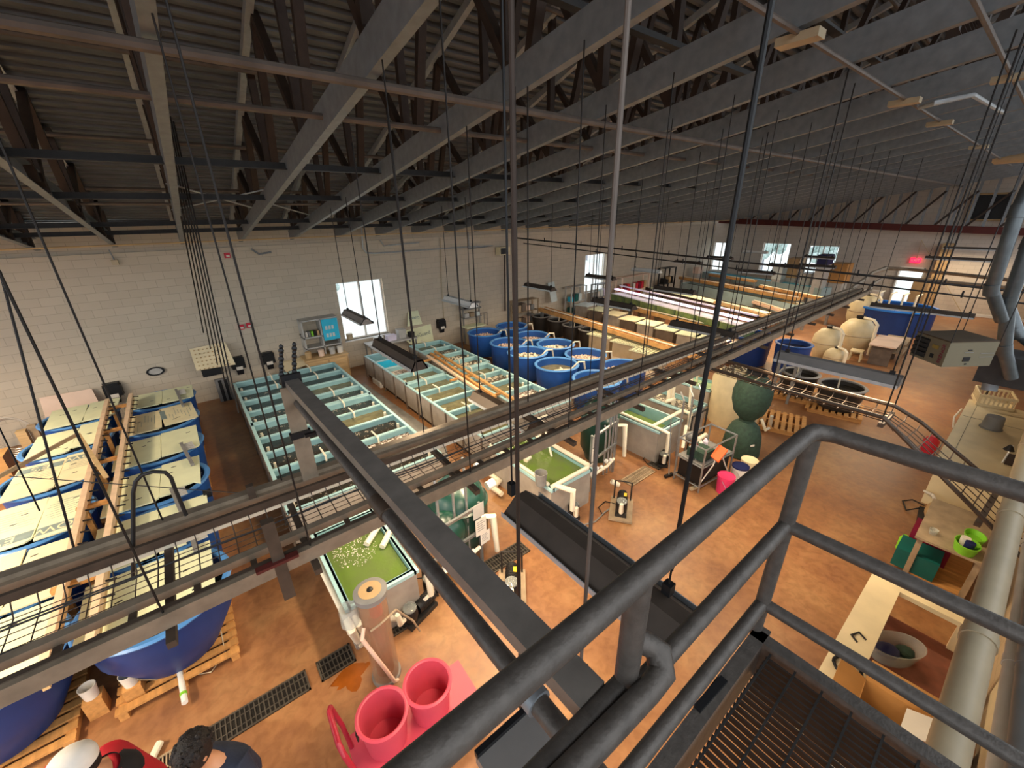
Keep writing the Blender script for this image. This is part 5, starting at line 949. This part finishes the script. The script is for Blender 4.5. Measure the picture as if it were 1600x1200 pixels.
# ------------------------------------------------------------------ red cart with two tubs
t = thing('platform_cart', 'red flat platform cart with a dark red loop handle', 'cart', (.62, 2.62, 0), -.03); MB().b2((-.5, -.33, .18), (.78, .33, .23)).build('deck', 'tub red', t)
for x in (-.36, .62):
    for y in (-.25, .25): b = MB(); b.path([(x, y-.02, .06), (x, y+.02, .06)], .06, 14); b.build('wheel', 'black', t); MB().box((x, y, .15), (.06, .06, .08)).build('caster', 'zinc', t)
MB().path([(-.47, -.22, .2), (-.5, -.23, .6), (-.55, -.22, .93), (-.565, -.15, .99), (-.565, .15, .99), (-.55, .22, .93), (-.5, .23, .6), (-.47, .22, .2)], .022, 10).build('handle', 'cart red', t, True)
for u, v, lab in ((597, 1114, 'open red tub on the cart, left one next to the loop handle'), (668, 1066, 'open red tub on the cart, right one farther from the handle')):
    c = G(u, v, .66); t = thing('red_tub', lab, 'tub', (c.x, c.y, .23), 0, None); r, h = .225, .43
    MB().lathe([(.001, 0), (r*.8, 0), (r*.84, .03), (r, h), (r-.012, h), (r*.84-.012, .035), (.001, .03)], (0, 0, 0), 36).build('wall', 'tub red', t, True); MB().lathe([(r-.014, h-.01), (r+.02, h-.015), (r+.022, h+.005), (r, h+.014), (r-.014, h+.005), (r-.014, h-.01)], (0, 0, 0), 36).build('rim', 'tub red', t, True)
    MB().path([(-r-.015, -.03, h-.02), (-r-.025, -.03, h-.09), (-r-.025, .03, h-.09), (-r-.015, .03, h-.02)], .006, 6).build('handle_loop', 'dark steel', t); MB().path([(r+.015, -.03, h-.02), (r+.025, -.03, h-.09), (r+.025, .03, h-.09), (r+.015, .03, h-.02)], .006, 6).build('handle_loop', 'dark steel', t)
# ------------------------------------------------------------------ people
def skin(name, verts, edges, radii, m, parent, sub=2, root=0):
    me = bpy.data.meshes.new(name); me.from_pydata(verts, edges, []); o = bpy.data.objects.new(name, me); COL.objects.link(o)
    o.modifiers.new('s', 'SKIN'); o.modifiers.new('u', 'SUBSURF').levels = sub
    for i, r in enumerate(radii): r = r if isinstance(r, tuple) else (r, r); me.skin_vertices[0].data[i].radius = r; me.skin_vertices[0].data[i].use_root = i == root
    bpy.context.view_layer.update(); n = bpy.data.meshes.new_from_object(o.evaluated_get(bpy.context.evaluated_depsgraph_get())); bpy.data.objects.remove(o)
    n.materials.clear(); n.materials.append(M[m]); n.polygons.foreach_set('use_smooth', [True]*len(n.polygons))
    ob = bpy.data.objects.new(name, n); COL.objects.link(ob); ob.parent = parent; return ob
def person(loc, rz, label, jm, jm2, cap):
    t = thing('person', label, 'person', loc, rz)          # faces local -Y, bends forward
    V, Ed, Rd = [], [], []
    def ch(pts, at=None):
        prev = at
        for x, y, z, r in pts:
            V.append((x, y, z)); Rd.append(r); i = len(V)-1
            if prev is not None: Ed.append((prev, i))
            prev = i
        return prev
    pel = ch([(0, .02, .93, (.16, .12))]); ches = ch([(0, .0, 1.1, (.15, .11)), (0, -.05, 1.28, (.17, .12)), (0, -.1, 1.42, (.13, .1))], pel)
    nk = ch([(0, -.14, 1.5, .058), (0, -.17, 1.56, .055)], ches); hd = ch([(0, -.2, 1.62, (.075, .09)), (0, -.215, 1.7, (.08, .1)), (0, -.2, 1.77, (.06, .075))], nk)
    for s in (-1, 1):
        ch([(s*.1, .02, .86, .095), (s*.11, .0, .5, .065), (s*.11, .02, .46, .06), (s*.11, .04, .1, .042), (s*.11, .0, .05, .045), (s*.12, -.13, .03, .04)], pel)
        w = ch([(s*.17, -.1, 1.39, .062), (s*.22, -.1, 1.3, .055), (s*.25, -.14, 1.12, .043), (s*.2, -.34, 1.06, .034), (s*.18, -.4, 1.05, (.03, .024)), (s*.175, -.46, 1.04, (.04, .016))], ches)
        for k in range(4):
            fx = s*(.145+.018*k); ch([(fx, -.5, 1.035, .0095), (fx, -.53, 1.025-.003*k, .0085), (fx+s*.002, -.545+.004*abs(k-1), 1.0, .0075)], w)
        ch([(s*.145, -.44, 1.03, .011), (s*.125, -.475, 1.01, .0095), (s*.12, -.5, 1.0, .008)], w)
    skin('body', V, Ed, Rd, 'skin', t)
    b = MB(); b.lathe([(.001, -.02), (.014, -.01), (.012, .02), (.004, .04)], (0, -.318, 1.65), 8); b.build('nose', 'skin', t, True)
    for s in (-1, 1): MB().ball((s*.033, -.298, 1.685), .012, 8, 6).build('eye', 'paper', t, True); MB().ball((s*.087, -.19, 1.67), .024, 8, 6, .5, .9, 1.3).build('ear', 'skin', t, True)
    MB().box((0, -.302, 1.605), (.045, .01, .01)).build('mouth', 'maroon', t)
    skin('jacket', [(0, .03, .9), (0, 0, 1.1), (0, -.05, 1.28), (0, -.1, 1.42), (0, -.12, 1.47)]+[p for s in (-1, 1) for p in ((s*.18, -.1, 1.4), (s*.24, -.11, 1.27), (s*.26, -.15, 1.1), (s*.22, -.31, 1.07))], [(0, 1), (1, 2), (2, 3), (3, 4), (3, 5), (5, 6), (6, 7), (7, 8), (3, 9), (9, 10), (10, 11), (11, 12)], [(.19, .15), (.18, .14), (.2, .15), (.17, .13), (.085, .085)]+[.085, .078, .066, .052]*2, jm, t)
    if jm2: MB().lathe([(.215, 1.27), (.205, 1.36), (.16, 1.43), (.105, 1.47), (.1, 1.5)], (0, -.1, 0), 24, 1.0, .8).build('hood', jm2, t, True)
    skin('trousers', [(0, .02, .95), (0, .02, .88)]+[p for s in (-1, 1) for p in ((s*.1, .02, .8), (s*.11, 0, .48), (s*.11, .04, .1))], [(0, 1), (1, 2), (2, 3), (3, 4), (1, 5), (5, 6), (6, 7)], [(.18, .14), (.17, .13)]+[.11, .08, .065]*2, 'jeans', t)
    for s in (-1, 1): skin('shoe', [(s*.11, .06, .05), (s*.115, -.04, .045), (s*.12, -.16, .035)], [(0, 1), (1, 2)], [.05, .05, .04], 'shoe', t, 1)
    if cap:
        MB().lathe([(.118, -.02), (.122, .02), (.112, .07), (.08, .105), (.03, .122), (.001, .124)], (0, -.2, 1.70), 24, .86, 1.05).build('cap', 'cap white', t, True)
        b = MB(); n = 12; P = [(.1*math.cos(PI+PI*j/n), -.27-.12*abs(math.sin(PI*j/n)), 1.70-.012*math.sin(PI*j/n)) for j in range(n+1)]; b.add(P+[(x, y, z-.008) for x, y, z in P], [tuple(range(n+1)), tuple(reversed(range(n+1, 2*n+2)))]+[(j, j+1, n+2+j, n+1+j) for j in range(n)]); b.build('cap_brim', 'cap white', t)
        text('cap_letters', 'NEMO', .05, 'red', t, frame((0, -.30, 1.765), (1, 0, 0), (0, -.75, .6)), .003) if False else MB().box((0, -.295, 1.765), (.1, .012, .03)).build('cap_emblem', 'red', t)
        MB().lathe([(.105, -.1), (.112, -.04), (.11, .0)], (0, -.19, 1.71), 20, .86, 1.0).build('hair', 'hair', t, True)
    else:
        b = MB(); b.lathe([(.075, -.11), (.1, -.07), (.112, -.01), (.108, .05), (.08, .1), (.03, .122), (.001, .124)], (0, -.175, 1.70), 26, .9, 1.04)
        for k in range(60): w = R_.random()*6.28; z = R_.uniform(-.02, .11); r = .11*math.sqrt(max(.05, 1-(z/.125)**2)); b.ball((.9*r*math.cos(w), -.175+1.04*r*math.sin(w), 1.70+z), .02, 6, 4)
        b.build('hair', 'hair', t, True)
    return t
h1, h2 = G(112, 1192, 1.72), G(292, 1172, 1.76)
def put(h, rz): return (h.x-.2*math.sin(rz), h.y+.2*math.cos(rz), 0)
person(put(h1, -1.35), -1.35, 'person in a white cap and a black and red jacket', 'red jacket', 'black cloth', True)
person(put(h2, -.75), -.75, 'person with short dark hair and navy jacket looking down', 'navy jacket', None, False)
# ------------------------------------------------------------------ hanging heater and vent pipes
hz = 3.72; A_, B2, C_, Dd = G(1434, 519, hz), G(1486, 536, hz), G(1563, 534, hz), G(1497, 511, hz)
hh = hz-zon(1478, 575, B2.x, B2.y); t = thing('unit_heater', 'beige box heater hanging from the roof at the right', 'heater')
P = [A_, B2, C_, A_+C_-B2]; b = MB(); Q = [p-Vector((0, 0, hh)) for p in P]
b.add(P+Q, [(4, 5, 6, 7)[::-1], (0, 4, 5, 1)[::-1], (1, 5, 6, 2)[::-1], (2, 6, 7, 3)[::-1], (3, 7, 4, 0)[::-1]]); b.build('case', 'heater', t); MB().slab(P[0]+Vector((0, 0, .012)), P[1]+Vector((0, 0, .012)), P[2]+Vector((0, 0, .012)), P[3]+Vector((0, 0, .012)), .012).build('top_panel', 'heater top', t)
n = (B2-A_).cross(Vector((0, 0, 1))).normalized(); n = n if n.dot(EYE-A_) > 0 else -n; dA = (B2-A_); n2 = (C_-B2).cross(Vector((0, 0, 1))).normalized(); n2 = n2 if n2.dot(EYE-B2) > 0 else -n2; dB = C_-B2
F = lambda u, v, o=.004: A_+dA*u-Vector((0, 0, hh*v))+n*o
F2 = lambda u, v, o=.004: B2+dB*u-Vector((0, 0, hh*v))+n2*o
def decal(f, u0, u1, v0, v1, m, nm): return MB().add([f(u0, v0), f(u1, v0), f(u1, v1), f(u0, v1), f(u0, v0, .0005), f(u1, v0, .0005), f(u1, v1, .0005), f(u0, v1, .0005)], [(0, 1, 2, 3), (0, 4, 5, 1), (1, 5, 6, 2), (2, 6, 7, 3), (3, 7, 4, 0)]).build(nm, m, t)
decal(F, .04, .45, .1, .9, 'black', 'louvre_opening'); b = MB()
for k in range(4): b.bar(F(.04, .2+.18*k, .01), F(.45, .2+.18*k, .01), .02, .03)
b.each('louvre_blade', 'dark steel', t); decal(F, .58, .68, .62, .78, 'black', 'switch'); decal(F, .56, .74, .25, .4, 'brass', 'round_badge'); decal(F2, .38, .52, .6, .78, 'black', 'plate'); decal(F2, .42, .5, .3, .34, 'dark steel', 'plate_small'); decal(F2, .36, .54, .4, .42, 'grey plastic', 'slot'); decal(F2, .7, .98, .45, .47, 'grey plastic', 'slot'); decal(F2, .7, .98, .6, .62, 'grey plastic', 'slot'); decal(F2, .45, .49, .86, .92, 'black', 'knob')
text('letters', 'REZNOR', hh*.2, 'maroon', t, frame(F(.88, .5, .004), (0, 0, 1), n), .001)
for p in P: MB().tube(p, (p.x, p.y, zc(p.y)), .004, 6).build('hanger_rod', 'black', t)
def ducts(pts, r, m, label, nm='vent_pipe'):
    t = thing(nm, label, 'pipe'); MB().path([D(*p) for p in pts], r, 16).build('pipe', m, t, True)
    for k in range(1, len(pts)-1): p = D(*pts[k]); d = (D(*pts[k+1])-D(*pts[k-1])).normalized(); MB().path([p-d*.06, p+d*.06], r*1.12, 16).build('joint', 'duct', t, True)
    return t
ducts([(1640, 225, 3.9), (1590, 330, 4.0), (1549, 452, 4.3), (1565, 500, 4.45)], .055, 'duct', 'shiny grey vent pipe coming down at the right edge, left one')
ducts([(1660, 300, 4.0), (1610, 380, 4.1), (1576, 470, 4.4), (1569, 545, 4.6), (1580, 590, 4.7)], .06, 'duct', 'darker grey vent pipe coming down at the right edge, right one')
ducts([(1572, 470, 4.9), (1590, 520, 4.9), (1640, 560, 4.8)], .06, 'duct', 'grey vent elbow running off the right edge')
ducts([(1555, 575, 5.0), (1545, 610, 5.05)], .07, 'galv', 'short grey duct hanging under the heater')
tag(MB().box(D(1580, 575, 4.9), (.5, .5, .35)).build('blower_box', 'dark steel'), 'dark blower box at the right edge beside the heater', 'box')
# ------------------------------------------------------------------ right wall: counter, table, boxes
t = thing('freezer_counter', 'long cream covered counter along the right wall', 'counter', (11.75, -.3, 0)); MB().b2((-2.1, -.6, .0), (1.85, .5, .84)).build('body', 'cream', t); MB().b2((-2.15, -.63, .84), (1.88, .54, .9)).build('cover', 'cream', t)
MB().path([(.3, .56, .7), (.9, .62, .72), (1.5, .58, .74)], .02, 8).build('handle', 'white plastic', t, True); b = MB(); b.b2((-1.9, .38, .9), (1.7, .385, .903)); b.b2((.6, -.6, .9), (.605, .5, .903)); b.build('seams', 'black', t)
p = G(1545, 640, .9); t = thing('dish_crate', 'cream slotted crate on the counter at the right wall', 'crate', (p.x+.5, p.y, .9), .2); b = MB()
for x in (-.32, .32): b.b2((x-.01, -.28, 0), (x+.01, .28, .06)); b.b2((x-.01, -.28, .22), (x+.01, .28, .27))
for y in (-.28, .28): b.b2((-.32, y-.01, 0), (.32, y+.01, .06)); b.b2((-.32, y-.01, .22), (.32, y+.01, .27))
b.b2((-.32, -.28, 0), (.32, .28, .02)); b.build('crate_frame', 'cream', t); b = MB()
for k in range(8):
    for s in (-1, 1): b.b2((s*.31-.008, -.26+.07*k, .05), (s*.32, -.23+.07*k, .23)); b.b2((-.3+.085*k, s*.27-.008, .05), (-.27+.085*k, s*.28, .23))
b.build('crate_slats', 'cream', t)
p = G(1552, 660, 1.0); tag(MB().lathe([(.001, .26), (.13, .26), (.15, .02), (.165, .02), (.165, 0), (.001, 0)], (0, 0, 0), 24).build('bucket', 'grey plastic', None, True, (p.x-.1, p.y, .903)), 'grey bucket upside down on the counter before the crate', 'bucket')
t = thing('clamp_lamp', 'small lit clamp lamp with a wooden block on the counter', 'lamp', G(1570, 715, 1.0)); MB().lathe([(.02, .0), (.07, -.1), (.065, -.1), (.015, 0)], (0, 0, .25), 16).build('shade', 'dark steel', t, True); MB().ball((0, 0, .16), .03, 8, 6).build('bulb', 'tube', t); MB().tube((0, 0, -.1), (0, -.02, .25), .012).build('stem', 'white plastic', t); MB().box((.05, -.1, -.03), (.2, .16, .14)).build('block', 'web steel', t)
p = G(1575, 605, .95); tag(MB().b2((-.4, -.35, 0), (.4, .35, .5)).build('storage_box', 'light grey', None, False, (13.9, -.45, 0)), 'pale grey storage box beyond the crate at the right wall', 'box'); tag(MB().b2((-.35, -.3, 0), (.35, .3, .12)).build('cream_lid', 'cream', None, False, (13.9, -.45, .5)), 'cream lid on the pale grey box beyond the crate', 'lid')
t = thing('chair_frame', 'dark metal rack frame standing behind the cream counter', 'frame', G(1540, 615, .6)); b = MB()
for z in (0, .1, .2): b.tube((-.3, 0, z+.1), (.3, -.1, z+.1), .012)
for x in (-.3, .3): b.tube((x, -.05*(x+.3), -.6), (x, -.05*(x+.3), .32), .014)
b.build('bars', 'dark steel', t)
p = G(1462, 700, .2); tag(MB().lathe([(.001, 0), (.12, 0), (.13, .35), (.06, .45), (.001, .45)], (0, 0, 0), 16).build('gas_can', 'red', None, True, (p.x, p.y+.1, 0)), 'red can on the floor behind the cream counter', 'can')
t = thing('pump_sled', 'tan pressure washer lying on the floor between counter and grey table', 'machine', (9.05, -.05, 0), .1); MB().ball((0, 0, .22), .2, 16, 10, 1.4, .8, .9).build('tank', 'tan', t, True); MB().b2((-.35, -.2, 0), (.35, .2, .06)).build('base', 'black', t); MB().path([(.35, .15, .1), (.55, .3, .03), (.4, .42, .02), (.1, .35, .02), (.2, .2, .1)], .012, 6).build('hose', 'black', t); MB().box((-.1, .08, .4), (.14, .06, .04)).build('label_plate', 'paper', t); MB().path([(.3, 0, .2), (.45, .1, .3), (.6, .2, .25)], .025, 8).build('lance', 'paper', t); MB().box((-.25, -.1, .3), (.15, .15, .15)).build('motor', 'dark steel', t)
t = thing('work_table', 'grey plywood table at the right wall with bins beneath', 'table', (7.75, -.2, 0), 0); MB().b2((-.66, -.42, .77), (.63, .26, .8)).build('tabletop', 'grey wood', t)
for x in (-.6, .57):
    for y in (-.36, .2): MB().b2((x-.03, y-.03, 0), (x+.03, y+.03, .77)).build('leg', 'grey wood', t)
MB().b2((-.6, -.38, .14), (.57, .22, .17)).build('shelf', 'wood', t)
p = (7.35, -.36, .8); t = thing('lime_basket', 'lime green basket with cups on the grey table', 'basket', (7.22, -.4, .8), .15); MB().lathe([(.001, 0), (.1, 0), (.125, .14), (.115, .14), (.09, .015), (.001, .015)], (0, 0, 0), 20, 1.3, 1).build('wall', 'lime', t, True)
t = thing('lime_basket', 'lime green tray on the back corner of the grey table', 'basket', (7.6, -.45, .8), .1); MB().lathe([(.001, 0), (.09, 0), (.11, .08), (.1, .08), (.08, .015), (.001, .015)], (0, 0, 0), 20, 1.4, 1).build('wall', 'lime', t, True)
for k, (x, y, m) in enumerate(((7.18, -.42, 'navy'), (7.26, -.37, 'paper'))): tag(MB().lathe([(.001, 0), (.045, 0), (.05, .16), (.001, .16)], (0, 0, 0), 12).build('cup', m, None, True, (x, y, .82)), ('dark blue', 'pale')[k]+' cup standing in the lime basket', 'cup')
tag(MB().lathe([(.04, 0), (.05, .08), (.045, .08), (.001, .01)], (0, 0, 0), 14).build('glass_jar', 'clear bin', None, True, (7.32, -.08, .801)), 'small clear jar on the grey table beside the lime basket', 'jar')
tag(MB().b2((-.2, -.25, 0), (.2, .2, .3)).build('storage_bin', 'teal', None, False, (7.35, -.02, .171)), 'teal bin on the shelf under the grey table', 'bin'); tag(MB().b2((-.2, -.25, 0), (.2, .2, .42)).build('storage_bin', 'maroon', None, False, (7.8, -.08, .171)), 'maroon bin on the shelf under the grey table', 'bin'); tag(MB().lathe([(.001, 0), (.06, 0), (.06, .2), (.03, .26), (.001, .26)], (0, 0, 0), 12).build('spray_bottle', 'lime', None, True, (7.62, .15, .171)), 'lime bottle beside the bins under the grey table', 'bottle')
t = thing('sink_stand', 'cream wooden stand with an open top at the right wall', 'stand', (4.95, -.13, 0)); b = MB(); b.b2((-1.1, .1, .74), (.95, .38, .8)); b.b2((-.72, -.5, .74), (-.5, .1, .8)); b.b2((.8, -.5, .74), (.95, .1, .8)); b.build('top', 'cream', t); MB().b2((-.72, -.5, .3), (.9, .34, .34)).build('inner_shelf', 'rust floor', t)
for x, y in ((-1.05, .33), (-.68, -.45), (.9, .33), (.9, -.45)):
    for y in (y,): MB().b2((x-.04, y-.04, 0), (x+.04, y+.04, .74)).build('leg', 'cream', t)
for x0, lab in ((5.2, 'clear oval tub with dark gear in the cream stand'),):
    t = thing('clear_tub', lab, 'tub', (x0, -.18, .345), .9); MB().lathe([(.001, 0), (.13, 0), (.17, .2), (.16, .2), (.12, .01), (.001, .01)], (0, 0, 0), 26, 1.0, 1.7).build('wall', 'clear bin', t, True); MB().ball((0, .08, .1), .1, 10, 8, 1, 1.2, .7).build('gear', 'navy', t, True); MB().ball((0, -.12, .08), .08, 10, 8, 1, 1.2, .7).build('gear', 'moss green', t, True)
tag(MB().path([(4.6, .1, .81), (4.65, .16, .81), (4.75, .12, .81), (4.7, .05, .81)], .01, 6).build('small_tool', 'dark steel'), 'small dark tool lying on the cream stand', 'tool')
tag(MB().path([(4.2+.11*math.cos(w), .08+.11*math.sin(w), .815+.01*(j % 2)) for j, w in enumerate([2*PI*j/20 for j in range(30)])], .015, 6).build('cable_coil', 'black'), 'coil of black and white cable on the near end of the cream stand', 'cable')
# cardboard box
t = thing('cardboard_box', 'open cardboard box with raised flaps at the bottom right', 'box', (3.92, -.31, .25), .05); w, d, h = .235, .24, .63; b = MB()
for s in (-1, 1): b.b2((s*w, -d, 0), (s*(w-.008), d, h)); b.b2((-w, s*d, 0), (w, s*(d-.008), h))
b.b2((-w, -d, 0), (w, d, .01)); b.build('carton', 'cardboard', t)
for a, c, e, f, nm in (((-w, d, h), (w, d, h), (w, d+.2, h+.1), (-w, d+.2, h+.1), 'flap'), ((-w, -d, h), (w, -d, h), (w, -d-.18, h+.16), (-w, -d-.18, h+.16), 'flap'), ((w, -d, h), (w, d, h), (w+.17, d, h+.1), (w+.17, -d, h+.1), 'flap'), ((-w, -d, h), (-w, d, h), (-w-.22, d, h+.05), (-w-.22, -d, h+.05), 'flap')): MB().slab(a, c, e, f, .006).build(nm, 'cardboard', t)
tag(MB().box((0, 0, 0), (.4, .4, .3)).build('dark_gear', 'black', None, False, (3.92, -.31, .43)), 'dark gear inside the open cardboard box', 'gear'); tag(MB().box((0, 0, 0), (.06, .04, .05)).build('yellow_tool', 'yellow', None, False, (3.85, -.2, .606)), 'small yellow tool on the dark gear in the cardboard box', 'tool')
tag(MB().slab((4.1, -.36, .9), (3.85, -.36, .88), (3.83, -.62, 1.02), (4.08, -.62, 1.04), .008).build('white_board', 'paper'), 'white card sticking out of the cardboard box', 'card')
t = thing('stool', 'low metal stool carrying the open cardboard box', 'stool', (3.92, -.31, 0)); MB().b2((-.3, -.22, .21), (.3, .22, .25)).build('seat', 'light grey', t)
for x in (-.26, .26):
    for y in (-.18, .18): MB().tube((x, y, 0), (x, y, .21), .014).build('leg', 'white plastic', t)
tag(MB().box((0, 0, .2), (.3, .2, .4)).build('black_bag', 'moss green', None, False, (4.85, -.75, 0)), 'dark bag behind the cream stand', 'bag')
# pipes along the right wall
for (z, k, r, m, lab) in ((2.6, .159, .075, 'beige dark', 'thick beige pipe running along the right wall in front of the counter'), (2.3, None, .05, 'light grey', 'thinner grey pipe close to the right wall'), (2.45, None, .045, 'grey plastic', 'grey pipe at the very right edge along the wall')):
    if k: a, c = G(1566, 860, z), G(1440, 1330, z)
    elif r == .05: a, c = G(1600, 930, z), G(1545, 1330, z)
    else: a, c = G(1612, 960, z), G(1580, 1330, z)
    a = a+(a-c).normalized()*3.2; t = thing('wall_pipe', lab, 'pipe'); MB().tube(a, c, r, 16).build('pipe', m, t, True); b = MB()
    for q in (.15, .45, .75): p = a.lerp(c, q); d = (c-a).normalized(); b.path([p-d*.04, p+d*.04], r*1.1, 16)
    b.each('coupling', m, t, True)
t = thing('panel_strip', 'cream wall panel between the right wall pipes', 'panel', (3.6, -.86, 1.2)); MB().b2((-1.6, -.08, -.6), (1.6, .0, .75)).build('sheet', 'cream', t)
# ------------------------------------------------------------------ small pieces sit on the part that carries them
CARRY = {'motor': ('cooling_fins', 'label_plate'), 'volute': ('strainer_lid',), 'case': ('paper_label', 'lever', 'screen', 'face', 'letters', 'louvre_opening', 'louvre_blade', 'switch', 'round_badge', 'plate', 'plate_small', 'slot', 'knob'), 'pail': ('handle', 'bucket_lid'), 'poster': ('poster_art',), 'sheet': ('print_text',), 'board': ('slot', 'print_lines', 'print_band', 'print_text'),
         'lid': ('lid_disc', 'lid_knob', 'net'), 'housing': ('tube', 'reflector_lip', 'fin', 'groove'), 'shade': ('bulb',), 'cap': ('cap_brim', 'cap_emblem'), 'handle_plate': (), 'deck': ('handle',), 'upper_bulb': ('cap',), 'dome': ('valve_cap',)}
for o in [o for o in SC.objects if o.parent is None]:
    ch = {}
    for c in o.children: ch.setdefault(c.name.split('.')[0], []).append(c)
    for k_, v_ in CARRY.items():
        if len(ch.get(k_, ())) == 1 and ch[k_][0].type == 'MESH' and ch[k_][0].rotation_euler[:] == (0, 0, 0):
            for n_ in v_:
                for c in ch.get(n_, ()): c.parent = ch[k_][0]
# ------------------------------------------------------------------ world, look
w = bpy.data.worlds.new('world'); SC.world = w; w.use_nodes = True; nt = w.node_tree; N = nt.nodes; K = nt.links; bg = N['Background']
tc = N.new('ShaderNodeTexCoord'); sp = N.new('ShaderNodeSeparateXYZ'); K.new(tc.outputs['Generated'], sp.inputs[0]); rp = N.new('ShaderNodeValToRGB')
mr = N.new('ShaderNodeMapRange'); mr.inputs['From Min'].default_value = -1; K.new(sp.outputs['Z'], mr.inputs['Value']); K.new(mr.outputs['Result'], rp.inputs['Fac'])
e = rp.color_ramp.elements; e[0].position = .42; e[0].color = (.12, .1, .085, 1); e[1].position = .56; e[1].color = (.86, .93, 1, 1)
K.new(rp.outputs['Color'], bg.inputs['Color']); bg.inputs['Strength'].default_value = 2.0
SC.view_settings.view_transform = 'Standard'; SC.view_settings.look = 'None'; SC.view_settings.exposure = 0.12; SC.view_settings.gamma = 1; SC.view_settings.use_curve_mapping = False
seen = {}
for o in SC.objects:
    if o.parent is None and o.get('label'):
        seen.setdefault(o['label'], []).append(o.name)
for k_, v_ in seen.items():
    if len(v_) > 1: print('DUP', k_, v_)
